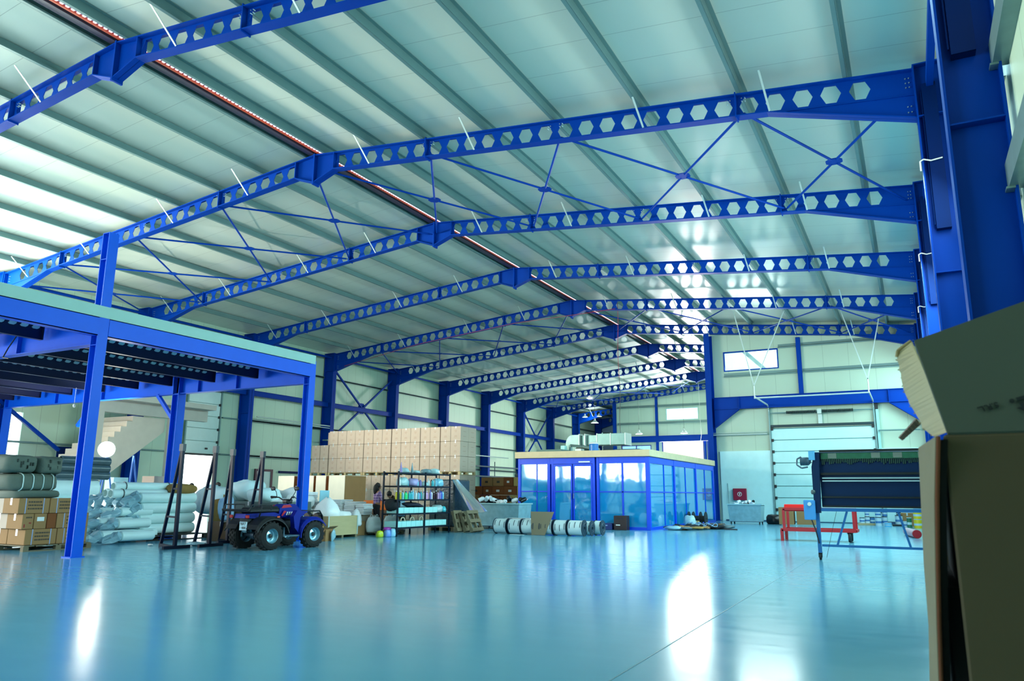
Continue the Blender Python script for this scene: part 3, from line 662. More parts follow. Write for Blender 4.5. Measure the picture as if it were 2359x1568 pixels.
t = thing('a_frame_stand', 'pale blue A-shaped stand behind the white rolls', 'stand', (-20, 14.3, 0))
q = MB(); q.tube((-20, 14.3, 2.1), (-20, 14.2, 0), 0.028, 8); q.build('leg', mat('light_blue_stand', (0, 0, 0)), t)
q = MB(); q.tube((-20, 14.3, 2.1), (-20, 14.75, 0), 0.028, 8); q.build('leg', mat('light_blue_stand', (0, 0, 0)), t)
q = MB(); q.tube((-20, 14.24, 1.0), (-20, 14.5, 1.0), 0.018, 8); q.build('rung', mat('light_blue_stand', (0, 0, 0)), t)
q = MB(); q.box(-20.6, -20.2, 13.9, 14.35, 0.0, 1.48); single(q, 'cabinet', PLINTH, 'pale cabinet standing beside the stand of the work light', 'cabinet')

# ============================================================ DARK A-FRAME RACKS
DKB = mat('dark_navy_tube', (8, 20, 44), 0.45, spec=0.2)
def aframe(x, y, label, zt_=1.95, lean=-0.02, dx=-0.82, dy=0.32):
    t = thing('a_frame_rack', label, 'rack', (x, y, 0), 'dark A-frame racks by the quad bike')
    top = (x+lean, y, zt_)
    q = MB(); q.bar((x, y, 0.04), top, 0.06, 0.06); q.build('upright', DKB, t)
    q = MB(); q.bar((x+dx, y+dy, 0.04), (top[0]-0.03, top[1]+0.01, zt_-0.02), 0.055, 0.055); q.build('slanted_leg', DKB, t)
    for z in (0.60, 1.15):
        k = z/zt_; q = MB(); q.bar((x+lean*k, y, z), (x+dx*(1-k)+lean*k, y+dy*(1-k), z), 0.035, 0.035); q.build('rung', DKB, t)
    q = MB(); q.box(top[0]-0.07, top[0]+0.04, y-0.035, y+0.04, zt_-0.06, zt_+0.08); q.build('top_cap', mat('grey_cap', (52, 64, 72), 0.5), t)
    q = MB(); q.bar((x, y-0.26, 0.03), (x, y+0.34, 0.03), 0.06, 0.06); q.bar((x, y, 0.03), (x+dx*1.05, y+dy*1.05, 0.03), 0.06, 0.06); q.build('foot', DKB, t)
aframe(-12.86, 10.28, 'dark navy A-frame rack next to the tall blue post, in front of the white rolls')
aframe(-12.80, 11.05, 'dark navy A-frame rack by the end of the white rolls, second from the tall post')
aframe(-13.35, 12.0, 'dark navy A-frame rack in front of the dark boxes, third from the tall post', dx=-0.6)
aframe(-13.42, 12.95, 'dark navy A-frame rack rising just behind the quad bike rear carrier', dx=-0.75)

# ============================================================ ROLLS, BALES, CARTONS NEAR THE TALL POST
def pallet(name_label, x0, x1, y0, y1, z0=0, h=0.12, m=WOOD_D, grp=None):
    t = thing('wooden_pallet', name_label, 'pallet', (x0, y0, z0), grp)
    q = MB(); n = 6
    for i in range(n):
        a = y0+(y1-y0)*i/n; q.box(x0, x1, a+0.01, a+(y1-y0)/n-0.02, z0+h-0.02, z0+h)
    q.build('top_board', m, t)
    for xb in (x0, (x0+x1)/2-0.045, x1-0.09):
        q = MB(); q.box(xb, xb+0.09, y0, y1, z0, z0+0.018)
        for yb in (y0, (y0+y1)/2-0.05, y1-0.1): q.box(xb, xb+0.09, yb, yb+0.1, z0+0.018, z0+h-0.02)
        q.build('runner', m, t)
    return t
WRAP = mat('white_fabric_roll', (222, 248, 248), 0.5, var=0.05, scale=3)
PLAS = mat('crumpled_clear_plastic', (150, 190, 205), 0.22, var=0.2, scale=5, bump=0.6, bscale=10)
def roll(x, y0, y1, z, r, label, seed, end=True, m=WRAP):
    t = thing('fabric_roll', label, 'fabric roll', (x, y0, z), 'white fabric rolls')
    q = MB(); n = 14; ys = [y0+(y1-y0)*i/8 for i in range(9)]; rnd = random.Random(seed)
    pr = [(r*0.80, -0.02)]+[(r*rnd.uniform(0.985, 1.01), yy-y0) for yy in ys]+[(r*0.7, y1-y0+0.02), (0.001, y1-y0+0.02)]
    q.lathe(pr, (x, y0, z), 'Y', n); q.build('roll', m, t)
    if end:
        e = MB(); pts = []
        nn = 12
        prof = [(0.80, -0.02), (1.12, -0.10), (0.95, -0.20), (1.2, -0.30), (0.72, -0.42)]
        vs = []; 
        for k, (a, h) in enumerate(prof):
            for i in range(nn):
                an = 2*PI*i/nn; rr = r*a*(1+rnd.uniform(-0.28, 0.28)*(k > 0)); vs.append((x+math.cos(an)*rr, y0+h+rnd.uniform(-0.05, 0.05)*(k > 0), max(0.02, z+math.sin(an)*rr-0.03*k*(k > 1))))
        fs = [(k*nn+i, k*nn+(i+1) % nn, (k+1)*nn+(i+1) % nn, (k+1)*nn+i) for k in range(len(prof)-1) for i in range(nn)]+[tuple(range(4*nn, 5*nn))]
        e.add(vs, fs); e.build('wrapped_end', PLAS, t)
    return t
pallet('dark pallet under the pile of white fabric rolls', -17.3, -15.25, 11.5, 13.1, m=mat('dark_wood', (40, 38, 34), 0.8))
RR = 0.118; k = 0
for row in range(4):
    for c in range(5):
        x = -15.72-c*0.25-(0.02 if row % 2 else 0); z = 0.125+RR+row*0.235
        y0 = 11.50-0.05*c+((row*7+c*3) % 5)*0.012
        roll(x, y0, 13.0, z, RR, 'white plastic-wrapped fabric roll, %s row from the floor, %s from the A-frame racks' % (ORD[row], ORD[c]), k); k += 1
for i, (x, y0, z) in enumerate(((-15.95, 10.7, 1.04), (-16.22, 10.75, 1.05), (-16.1, 10.85, 1.22-0.02))):
    t = roll(x, y0+0.25, y0+1.9, z, 0.10, 'white fabric roll tied with grey straps on top of the roll pile, %s of three' % ORD[i], 60+i, end=False)
    for yy in (y0+0.5, y0+1.65):
        q = MB(); q.lathe([(0.103, -0.012), (0.112, -0.012), (0.112, 0.012), (0.103, 0.012)], (x, yy, z), 'Y', 14); q.build('strap', mat('grey_strap', (84, 96, 98), 0.5), t)
# loose wrapped ends that spill on the floor towards the tall post
for i, (x, y, z, s) in enumerate(((-15.15, 10.15, 0.16, 0.16), (-15.5, 10.3, 0.42, 0.15), (-15.0, 10.5, 0.15, 0.15), (-15.3, 10.6, 0.40, 0.15), (-15.45, 10.9, 0.16, 0.15), (-15.9, 10.6, 0.62, 0.15), (-15.6, 10.85, 0.64, 0.14), (-15.8, 10.4, 0.16, 0.15), (-16.1, 10.2, 0.4, 0.16))):
    roll(x-0.1, y+0.18, y+0.95, z, s*0.72, 'short roll in crumpled clear plastic spilling towards the tall blue post, %s of nine' % ORD[i], 90+i)
# big white rolls behind the tall post
for i, (x, z) in enumerate(((-17.75, 0.25), (-17.75, 0.72), (-17.8, 1.15), (-18.35, 0.25), (-18.4, 0.72), (-18.45, 1.18), (-18.5, 1.60))):
    roll(x, 10.6, 11.75, z, 0.24, 'thick pale roll behind the tall blue post, %s from the floor, %s column' % (ORD[[0, 1, 2, 0, 1, 2, 3][i]], 'nearer' if i < 3 else 'farther'), 120+i, end=False)
for i in range(3):
    roll(-17.55, 10.6+0.05*i, 11.9, 1.46+0.17*i, 0.10, 'grey plastic-wrapped roll on the stack behind the tall blue post, %s of three from below' % ORD[i], 130+i, end=False, m=mat('dark_wrapped_roll', (70, 92, 100), 0.25, var=0.3, scale=6))
for i, z in enumerate((0.9, 1.2)):
    q = MB(); q.rbox(-18.3, -17.8, 13.4, 14.1, z-0.0, z+0.29, 0.01); single(q, 'carton', CARD_P, 'pinkish carton in the stack behind the white rolls, %s from the top' % ORD[1-i], 'carton')
for i, z in enumerate((0, 0.3, 0.6)): q = MB(); q.rbox(-18.3, -17.8, 13.4, 14.1, z, z+0.29, 0.01); single(q, 'carton', CARD, 'brown carton hidden low in the stack behind the white rolls, %s from the floor' % ORD[i], 'carton')

# cartons on a pallet
pallet('wooden pallet under the brown cartons and grey bales', -16.1, -14.42, 8.30, 9.6, 0, 0.11)
STRAPW = mat('pale_blue_strap', (150, 165, 205), 0.4)
def carton(label, x0, x1, y0, y1, z0, z1, m=CARD, straps=True, text=3, label_mat=None, group=None, face='X'):
    t = thing('carton', label, 'carton', (x0, y0, z0), group)
    q = MB(); q.rbox(x0, x1, y0, y1, z0, z1, 0.008); q.build('box', m, t)
    if face == 'X':
        if straps:
            for f in (0.22, 0.80):
                y = y0+(y1-y0)*f; q = MB(); q.box(x0-0.002, x1+0.002, y-0.008, y+0.008, z1, z1+0.002); q.box(x1, x1+0.003, y-0.008, y+0.008, z0, z1); q.build('strap', STRAPW, t)
        if text:
            q = MB(); rnd = random.Random(sum(map(ord, label)))
            for r in range(text):
                z = z1-(z1-z0)*(0.24+0.22*r); y = y0+(y1-y0)*0.30
                while y < y0+(y1-y0)*0.74: 
                    w_ = rnd.choice((0.018, 0.024, 0.03)); q.box(x1, x1+0.002, y, y+w_*0.8, z-0.014, z+0.014); y += w_+0.006
            q.build('printed_text', PRINT, t)
    q = MB(); q.box((x0+x1)/2-0.03, (x0+x1)/2+0.03, y0-0.002, y0, z1-0.12, z1); q.box((x0+x1)/2-0.03, (x0+x1)/2+0.03, y0, y1, z1, z1+0.002); q.build('tape', TAPE, t)
    return t
Xf = -14.45
rows = [(0.115, 0.395), (0.40, 0.675), (0.68, 0.955)]
carton('brown strapped carton on the pallet, bottom layer, at the corner facing the floor', Xf-0.55, Xf, 8.32, 8.90, *rows[0])
carton('brown strapped carton on the pallet, bottom layer, behind the tall blue post', Xf-0.55, Xf, 8.91, 9.5, *rows[0])
carton('pale end of a strapped carton on the pallet, bottom layer, second row back', Xf-1.1, Xf-0.56, 8.32, 8.90, *rows[0])
carton('pale carton end on the pallet, bottom layer, third row back', Xf-1.65, Xf-1.11, 8.36, 8.90, *rows[0])
c_ = carton('carton with a red arrow print on the pallet, middle layer corner', Xf-0.5, Xf, 8.14+0.1, 8.44, *rows[1], straps=False, text=1)
q = MB(); q.box(Xf, Xf+0.003, 8.27, 8.29, 0.43, 0.49); q.box(Xf, Xf+0.003, 8.36, 8.40, 0.50, 0.52); q.build('red_print', mat('red_print', (150, 20, 16), 0.6), c_)
c_ = carton('brown carton with a white label on the pallet, middle layer', Xf-0.5, Xf, 8.45, 8.68, *rows[1], straps=False, text=0)
q = MB(); q.box(Xf, Xf+0.003, 8.50, 8.63, 0.54, 0.615); q.build('label_sheet', WHITE, c_)
carton('orange brown carton on the pallet, middle layer', Xf-0.5, Xf, 8.69, 8.86, *rows[1], m=CARD_D, straps=False, text=0)
carton('strapped carton on the pallet, middle layer, behind the tall blue post', Xf-0.5, Xf, 8.87, 9.5, *rows[1])
carton('pale carton on the pallet, middle layer, second row back', Xf-1.05, Xf-0.51, 8.26, 8.86, *rows[1], m=CARD_P)  # back rows take a paler colour for the light on their ends
carton('pale carton on the pallet, middle layer, third row back', Xf-1.6, Xf-1.06, 8.26, 8.86, *rows[1], m=CARD_P)
carton('brown strapped carton on the pallet, top layer corner, printed with three dark lines', Xf-0.5, Xf, 8.14, 8.70, *rows[2])
carton('brown strapped carton on the pallet, top layer, second along towards the tall post', Xf-0.5, Xf, 8.71, 9.32, *rows[2])
carton('pale carton end on the pallet, top layer, second row back', Xf-1.02, Xf-0.51, 8.16, 8.7, *rows[2], m=CARD_P)
carton('pale carton end on the pallet, top layer, third row back', Xf-1.56, Xf-1.03, 8.16, 8.7, *rows[2], m=CARD_P)
BALE = mat('grey_woven_sack', (92, 104, 92), 0.8, var=0.12, scale=8, bump=0.2, bscale=30)
def bale(label, c, r, strap=0, marks=True, seed=1):
    t = thing('sack_bale', label, 'bale', (c[0], c[1], c[2]-r[2]))
    q = MB(); q.blob(c, r, seed, 0.05, 20, 12, sharp=4.5); q.build('sack', BALE, t)
    for i in range(strap):
        y = c[1]-r[1]*0.55+i*r[1]*1.2/max(1, strap-1); q = MB()
        pts = [(c[0]+r[0]*1.03*math.copysign(abs(math.cos(a))**0.5, math.cos(a)), y, c[2]+r[2]*1.04*math.copysign(abs(math.sin(a))**0.5, math.sin(a))) for a in [2*PI*k/20 for k in range(21)]]
        q.path(pts, 0.009, 5); q.build('strap', mat('white_strap', (200, 225, 220), 0.5), t)
    if marks:
        q = MB(); rnd = random.Random(seed)
        for i in range(9):
            y = c[1]+rnd.uniform(-0.5, 0.5)*r[1]; z = c[2]+rnd.uniform(-0.45, 0.5)*r[2]; q.box(c[0]+r[0]*0.93, c[0]+r[0]*1.04, y, y+0.02, z-0.03, z+0.03)
        q.build('stencil_mark', mat('faded_stencil', (50, 60, 52), 0.8), t)
    return t
bale('grey sack bale flattened on the top cartons', (-14.9, 8.52, 1.03), (0.45, 0.42, 0.085), 0, False, 1)
bale('grey sack bale with four white bands, middle of the bale stack', (-14.85, 8.40, 1.25), (0.42, 0.46, 0.165), 4, False, 2)
bale('grey stencilled sack bale on top of the stack, nearer the picture edge', (-14.82, 8.13, 1.575), (0.40, 0.29, 0.165), 0, True, 3)
bale('grey stencilled sack bale on top of the stack, next to the tall blue post', (-14.80, 8.66, 1.565), (0.38, 0.24, 0.17), 0, True, 4)
bale('grey sack bale at the outer end of the stack, middle height', (-15.75, 8.5, 1.22), (0.42, 0.4, 0.24), 0, True, 5)
bale('grey sack bale at the outer end of the stack, top', (-15.7, 8.5, 1.62), (0.42, 0.4, 0.16), 0, True, 6)

# ============================================================ PEOPLE
SKIN = mat('skin', (168, 118, 92), 0.6); HAIR = mat('dark_hair', (22, 14, 14), 0.6)
def skinned(name, chains, m, parent, sub=1):
    """one continuous skinned surface; chains: list of lists of (point, radius); the first point of a chain may repeat an earlier one"""
    off = Vector(BASE.get(parent.name, (0, 0, 0))) if parent else Vector((0, 0, 0))
    vs, es, rs, idx = [], [], [], {}
    for ch in chains:
        prev = None
        for p, r in ch:
            k = tuple(round(c, 4) for c in p)
            if k not in idx: idx[k] = len(vs); vs.append(tuple((Vector(p)-off)*S)); rs.append(r*S)
            i = idx[k]
            if prev is not None: es.append((prev, i))
            prev = i
    me = bpy.data.meshes.new(name); me.from_pydata(vs, es, []); me.materials.append(m)
    o = bpy.data.objects.new(name, me); COL.objects.link(o); o.parent = parent
    md = o.modifiers.new('skin', 'SKIN'); md.use_smooth_shade = True
    sv = me.skin_vertices[0].data if me.skin_vertices else None
    if sv is None:
        bpy.context.view_layer.objects.active = o; 
        me.skin_vertices.new() if hasattr(me.skin_vertices, 'new') else None
        sv = me.skin_vertices[0].data
    for i, r in enumerate(rs): sv[i].radius = (r, r); sv[i].use_root = (i == 0)
    sb = o.modifiers.new('sub', 'SUBSURF'); sb.levels = sub; sb.render_levels = sub
    if parent is not None: BASE[o.name] = tuple(off)
    return o
def person(label, base, heading, h=1.40, lean=0.0, arms=((0.15, 0.1), (0.15, 0.1)), top=(0, 0, 0), trousers=(0, 0, 0), hair_long=False, topmat=None, turn=0.0):
    """standing figure, heading = direction faced (radians, 0 = +x); lean bends the trunk forward"""
    k = h/1.72; fx, fy = math.cos(heading), math.sin(heading); lx, ly = -fy, fx
    bx, by = base
    def W(f, l, z): return (bx+(fx*f+lx*l)*k, by+(fy*f+ly*l)*k, z*k)
    def T(f, l, z):                     # trunk point, bent about the hips
        dz = z-0.93; return W(f*math.cos(lean)+dz*math.sin(lean), l, 0.93+dz*math.cos(lean)-f*math.sin(lean))
    t = thing('person', label, 'person', (bx, by, 0))
    hip = W(0, 0, 0.93); ch = [[(hip, 0.13*k), (T(0, 0, 1.08), 0.12*k), (T(0.01, 0, 1.25), 0.135*k), (T(0, 0, 1.38), 0.12*k), (T(0.0, 0, 1.47), 0.055*k), (T(0.01, 0, 1.53), 0.06*k), (T(0.02, 0, 1.60), 0.092*k), (T(0.02, 0, 1.68), 0.075*k)],
              [(T(0.02, 0, 1.60), 0.092*k), (T(0.115, 0, 1.585), 0.018*k)]]
    arm, leg, tro = [], [], []
    for s, (af, ae) in zip((1, -1), arms):
        sh = T(0, 0.17*s, 1.40); el = T(0.05+af*0.6, 0.21*s, 1.12+af*0.35); hd = T(0.10+af*1.3, 0.19*s, 0.90+ae*1.9); tip = tuple(h_+(h_-e_)*0.16 for h_, e_ in zip(hd, el))
        a = [(T(0, 0, 1.38), 0.12*k), (sh, 0.055*k), (el, 0.043*k), (hd, 0.028*k), (tip, 0.030*k)]
        ch.append(a); arm.append(a)
        for j in range(5):
            o_ = (j-2)*0.018*(1 if j else 1.5); ch.append([(tip, 0.030*k), tuple(t_+(h_-e_)*(0.16 if j in (1, 2, 3) else 0.10)+lv*o_*k for t_, h_, e_, lv in zip(tip, hd, el, (lx, ly, 0.3)))])
            ch[-1] = [(ch[-1][0][0], 0.030*k), (ch[-1][1], 0.008*k)]
        l_ = [(hip, 0.13*k), (W(0, 0.10*s, 0.86), 0.085*k), (W(0.02, 0.11*s, 0.48), 0.06*k), (W(-0.01, 0.115*s, 0.09), 0.04*k), (W(0.12, 0.125*s, 0.03), 0.032*k)]
        ch.append(l_)
        tro.append([(hip, 0.145*k), (W(0, 0.10*s, 0.86), 0.10*k), (W(0.02, 0.11*s, 0.48), 0.078*k), (W(-0.01, 0.115*s, 0.10), 0.062*k)])
    skinned('body', ch, SKIN, t)
    skinned('trousers', [[(W(0, 0, 1.05), 0.136*k), (hip, 0.145*k)]]+tro, mat('cloth_%d_%d_%d' % trousers, trousers, 0.8), t)
    sl = [[(p, r*1.22) for p, r in a[1:4]] for a in arm]
    sl = [[(T(0, 0, 1.38), 0.135*k)]+a for a in sl]
    skinned('shirt', [[(T(0, 0, 0.88), 0.150*k), (T(0, 0, 1.08), 0.138*k), (T(0.01, 0, 1.25), 0.15*k), (T(0, 0, 1.38), 0.135*k), (T(0, 0, 1.45), 0.07*k)]]+sl, topmat or mat('cloth_%d_%d_%d' % top, top, 0.8), t)
    q = MB(); c = T(-0.015, 0, 1.64); q.blob(c, (0.10*k, 0.10*k, 0.105*k), 3, 0.05, 14, 8)
    if hair_long: c2 = T(-0.06, 0, 1.50); q.blob(c2, (0.10*k, 0.13*k, 0.20*k), 5, 0.08, 14, 9)
    q.build('hair', HAIR, t)
    q = MB()
    for s in (1, -1): q.blob(T(0.105, 0.033*s, 1.615), (0.012*k,)*3, nu=8, nv=5)
    q.build('eye', BLACK, t)
    q = MB(); q.blob(T(0.105, 0, 1.545), (0.012*k, 0.022*k, 0.006*k), nu=8, nv=5); q.build('mouth', mat('lip', (150, 70, 66), 0.5), t)
    q = MB()
    for s in (1, -1): a = W(0.04, 0.12*s, 0.035); q.blob(a, (0.12*k, 0.12*k, 0.045*k), 2, 0.03, 12, 6, sharp=2.5); q.build('shoe', BLACK, t); q = MB()
    return t
chk = mat('pink_purple_checked_cloth', (214, 170, 205), 0.8)
def check_nodes(m):
    nt = m.node_tree; b = nt.nodes['Principled BSDF']; tc = nt.nodes.new('ShaderNodeTexCoord')
    cc = lin((214, 176, 210)); cd = lin((86, 40, 130))
    sp = nt.nodes.new('ShaderNodeSeparateXYZ'); nt.links.new(tc.outputs['Object'], sp.inputs[0]); outs = []
    for ax, w_ in (('Z', 0.085), ('Y', 0.11)):
        d_ = nt.nodes.new('ShaderNodeMath'); d_.operation = 'DIVIDE'; d_.inputs[1].default_value = w_; nt.links.new(sp.outputs['XYZ'.index(ax)], d_.inputs[0])
        f_ = nt.nodes.new('ShaderNodeMath'); f_.operation = 'FRACT'; nt.links.new(d_.outputs[0], f_.inputs[0])
        g_ = nt.nodes.new('ShaderNodeMath'); g_.operation = 'LESS_THAN'; g_.inputs[1].default_value = 0.38; nt.links.new(f_.outputs[0], g_.inputs[0]); outs.append(g_)
    mx = nt.nodes.new('ShaderNodeMath'); mx.operation = 'ADD'; nt.links.new(outs[0].outputs[0], mx.inputs[0]); nt.links.new(outs[1].outputs[0], mx.inputs[1])
    ml = nt.nodes.new('ShaderNodeMath'); ml.operation = 'MULTIPLY'; ml.inputs[1].default_value = 0.45; nt.links.new(mx.outputs[0], ml.inputs[0])
    m2 = nt.nodes.new('ShaderNodeMix'); m2.data_type = 'RGBA'; m2.inputs[6].default_value = cc+(1,); m2.inputs[7].default_value = cd+(1,)
    nt.links.new(ml.outputs[0], m2.inputs[0]); nt.links.new(m2.outputs[2], b.inputs['Base Color'])
check_nodes(chk)
person('woman with long dark hair in a pink and purple checked top standing beside the rack', (-13.45, 17.3), math.radians(60), 1.36, 0.05, ((0.22, 0.10), (0.12, 0.05)), trousers=(14, 14, 26), hair_long=True, topmat=chk)
person('man in a dark vest seen from behind beyond the white rolls', (-20.2, 14.9), math.radians(140), 1.47, 0.08, ((0.2, 0.15), (0.2, 0.15)), top=(14, 18, 28), trousers=(30, 34, 50))
person('person in dark clothes bending forward in front of the bright side door', (-19.45, 17.35), math.radians(225), 1.46, 0.55, ((0.25, 0.05), (0.25, 0.0)), top=(28, 34, 88), trousers=(24, 28, 60))
person('person with raised forearm in front of the bright side door, nearer the magenta panel', (-20.75, 16.9), math.radians(30), 1.36, 0.2, ((0.3, 0.25), (0.2, 0.1)), top=(60, 50, 150), trousers=(30, 28, 70))
person('stooping person in an olive top half hidden behind the metal rack', (-13.3, 18.3), math.radians(250), 1.36, 0.95, ((0.3, 0.0), (0.25, 0.0)), top=(84, 92, 74), trousers=(12, 18, 28))
# ============================================================ QUAD BIKE
ABL = mat('quad_blue_plastic', (0, 30, 140), 0.35, spec=0.3); ABK = mat('quad_black_plastic', (16, 20, 24), 0.5); CHR = mat('brushed_rim', (150, 190, 205), 0.3, metal=0.8)
def quad(loc, rz):
    t = thing('quad_bike', 'blue and black quad bike parked beside the mezzanine end post', 'quad bike', loc, rz=rz, local=True)
    WB, TR = 1.06, 0.40
    for x, r, w_, nm in ((0, 0.265, 0.11, 'rear'), (WB, 0.262, 0.095, 'front')):
        for s in (1, -1):
            q = MB(); y = s*TR; prof = [(r*0.52, -w_), (r*0.72, -w_*1.05), (r*0.93, -w_*0.92), (r, -w_*0.6), (r, w_*0.6), (r*0.93, w_*0.92), (r*0.72, w_*1.05), (r*0.52, w_)]
            q.lathe(prof, (x, y, r), 'Y', 28)
            for i in range(18):
                a = 2*PI*i/18
                for k in (-0.55, 0, 0.55):
                    a2 = a+(0.17 if k == 0 else 0); M = Matrix.Translation((x, y+k*w_, r)) @ Matrix.Rotation(-a2, 4, 'Y') @ Matrix.Translation((r*0.995, 0, 0))
                    q.box(-0.012, 0.014, -w_*0.22, w_*0.22, -0.022, 0.022, M)
            o = q.build('wheel', RUB, t)
            q = MB(); z = w_*0.55*s
            q.lathe([(r*0.53, w_*s), (r*0.50, w_*0.9*s), (r*0.44, w_*0.2*s), (r*0.36, w_*0.1*s), (r*0.18, w_*0.25*s), (r*0.15, w_*0.45*s), (0.001, w_*0.45*s)], (x, y, r), 'Y', 24)
            q.lathe([(r*0.53, -w_*s), (r*0.48, -w_*0.8*s), (r*0.44, w_*0.1*s)], (x, y, r), 'Y', 24); q.build('rim', CHR, o)
            q = MB(); q.lathe([(r*0.15, w_*0.45*s), (r*0.13, w_*0.62*s), (0.001, w_*0.66*s)], (x, y, r), 'Y', 14); q.build('hub_cap', ABK, o)
    def fender(xc, zc, r, a0, a1, ya, yb, th, name, m, n=10, drop=0.05):
        q = MB(); A = [a0+(a1-a0)*i/n for i in range(n+1)]; P = []
        for a in A:
            for y, dz in ((ya, 0), (yb*0.86+ya*0.14, 0.0), (yb, -drop)):
                P.append((xc+math.cos(a)*r, y, zc+math.sin(a)*r*0.92+dz)); P.append((xc+math.cos(a)*(r-th), y, zc+math.sin(a)*(r-th)*0.92+dz))
        k = 6; fs = []
        for i in range(n):
            b0, b1 = i*k, (i+1)*k
            fs += [(b0, b0+2, b1+2, b1), (b0+2, b0+4, b1+4, b1+2), (b0+1, b1+1, b1+3, b0+3), (b0+3, b1+3, b1+5, b0+5), (b0, b1, b1+1, b0+1), (b0+4, b0+5, b1+5, b1+4)]
        for b0 in (0, n*k): fs += [(b0, b0+1, b0+3, b0+2), (b0+2, b0+3, b0+5, b0+4)]
        q.add(P, fs, False); return q.build(name, m, t)
    for s in (1, -1):
        fender(0.02, 0.27, 0.40, math.radians(15), math.radians(160), s*0.16, s*0.52, 0.02, 'rear_fender', ABK)
        fender(WB, 0.28, 0.36, math.radians(35), math.radians(185), s*0.14, s*0.50, 0.02, 'front_fender', ABL)
        q = MB(); q.prism([(WB-0.36, 0.30), (WB-0.33, 0.60), (WB-0.15, 0.72), (WB-0.42, 0.74), (WB-0.50, 0.62), (WB-0.46, 0.40)], s*0.30, s*0.42); q.build('leg_shield', ABL, t)
        q = MB(); q.box(0.30, WB-0.30, s*0.20, s*0.46, 0.235, 0.265); q.box(0.30, 0.33, s*0.22, s*0.46, 0.235, 0.42); q.build('footwell', mat('grey_footwell', (60, 90, 110), 0.5), t)
    q = MB(); q.prism([(-0.40, 0.60), (0.28, 0.58), (0.42, 0.66), (0.30, 0.70), (-0.38, 0.68)], -0.16, 0.16); q.build('tail_body', ABL, t)
    q = MB(); q.rbox(-0.30, 0.44, -0.15, 0.15, 0.68, 0.80, 0.04); q.rbox(-0.02, 0.42, -0.13, 0.13, 0.76, 0.82, 0.03); q.build('seat', ABK, t)
    q = MB(); q.prism([(0.40, 0.60), (0.80, 0.56), (0.98, 0.72), (0.80, 0.86), (0.58, 0.86), (0.42, 0.78)], -0.15, 0.15); q.prism([(0.44, 0.62), (0.72, 0.58), (0.80, 0.72), (0.50, 0.74)], -0.185, 0.185); tk = q.build('tank_cover', ABL, t)
    q = MB(); 
    for s in (1, -1): q.prism([(0.46, 0.78), (0.72, 0.80), (0.66, 0.85), (0.50, 0.84)], s*0.15, s*0.156); q.prism([(0.46, 0.62), (0.56, 0.72), (0.50, 0.73), (0.44, 0.64)], s*0.185, s*0.190)
    q.build('red_graphic', mat('red_graphic', (190, 20, 40), 0.4), tk)
    q = MB()
    for s in (1, -1):
        for i in range(4): x = 0.55+i*0.055; q.prism([(x, 0.64), (x+0.03, 0.64), (x+0.055, 0.71), (x+0.025, 0.71)], s*0.186, s*0.191)
    q.build('white_graphic', WHITE, tk)
    q = MB(); q.rbox(0.20, 0.78, -0.14, 0.14, 0.22, 0.56, 0.03); q.lathe([(0.001, -0.17), (0.11, -0.17), (0.11, 0.17), (0.001, 0.17)], (0.48, 0, 0.34), 'Y', 18); q.tube((0.55, 0.0, 0.5), (0.62, 0, 0.6), 0.06); q.build('engine', mat('engine_dark', (34, 40, 46), 0.4, metal=0.4), t)
    q = MB(); q.tube((0, -0.38, 0.265), (0, 0.38, 0.265), 0.035, 10); q.rbox(-0.05, 0.35, -0.06, 0.06, 0.20, 0.31, 0.02); q.lathe([(0.001, -0.05), (0.085, -0.05), (0.085, 0.05), (0.001, 0.05)], (0, 0.02, 0.265), 'Y', 16); q.build('rear_axle', mat('axle_metal', (60, 80, 96), 0.35, metal=0.6), t)
    q = MB()
    for s in (1, -1): q.tube((WB, s*0.34, 0.26), (0.85, s*0.12, 0.26), 0.022, 8); q.tube((WB, s*0.34, 0.26), (1.12, s*0.12, 0.28), 0.022, 8); q.tube((WB, s*0.26, 0.28), (1.0, s*0.16, 0.62), 0.03, 8)
    q.build('front_suspension', mat('axle_metal', (0, 0, 0)), t)
    q = MB()                                                    # rear carrier
    z = 0.735; 
    for s in (1, -1): q.path([(0.06, s*0.40, z), (-0.48, s*0.42, z), (-0.54, s*0.36, z+0.03)], 0.014, 8); q.path([(0.02, s*0.40, z), (0.0, s*0.42, z+0.12), (-0.44, s*0.42, z+0.12), (-0.5, s*0.40, z)], 0.012, 8); q.tube((-0.22, s*0.42, z), (-0.22, s*0.42, z+0.12), 0.010, 6); q.tube((-0.1, s*0.25, z), (-0.1, s*0.2, 0.62), 0.014, 6)
    for i in range(6): x = 0.04-i*0.11; q.tube((x, -0.40, z), (x, 0.40, z), 0.010, 6)
    q.path([(-0.54, -0.36, z+0.03), (-0.56, 0, z+0.03), (-0.54, 0.36, z+0.03)], 0.013, 8); q.build('rear_carrier', BLACK, t)
    q = MB(); z = 0.70
    for s in (1, -1): q.path([(WB-0.22, s*0.33, z+0.02), (WB+0.22, s*0.35, z+0.02), (WB+0.36, s*0.28, z-0.08)], 0.015, 8)
    for i in range(4): x = WB-0.18+i*0.13; q.tube((x, -0.34, z+0.02), (x, 0.34, z+0.02), 0.010, 6)
    q.path([(WB+0.36, -0.28, z-0.08), (WB+0.44, -0.22, 0.48), (WB+0.38, -0.16, 0.34), (WB+0.36, 0.16, 0.34), (WB+0.44, 0.22, 0.48), (WB+0.36, 0.28, z-0.08), (WB+0.36, -0.28, z-0.08)], 0.016, 8); q.build('front_carrier', BLACK, t)
    q = MB(); q.path([(0.78, 0, 0.70), (0.72, 0, 0.90), (0.70, 0, 0.93)], 0.025, 8)
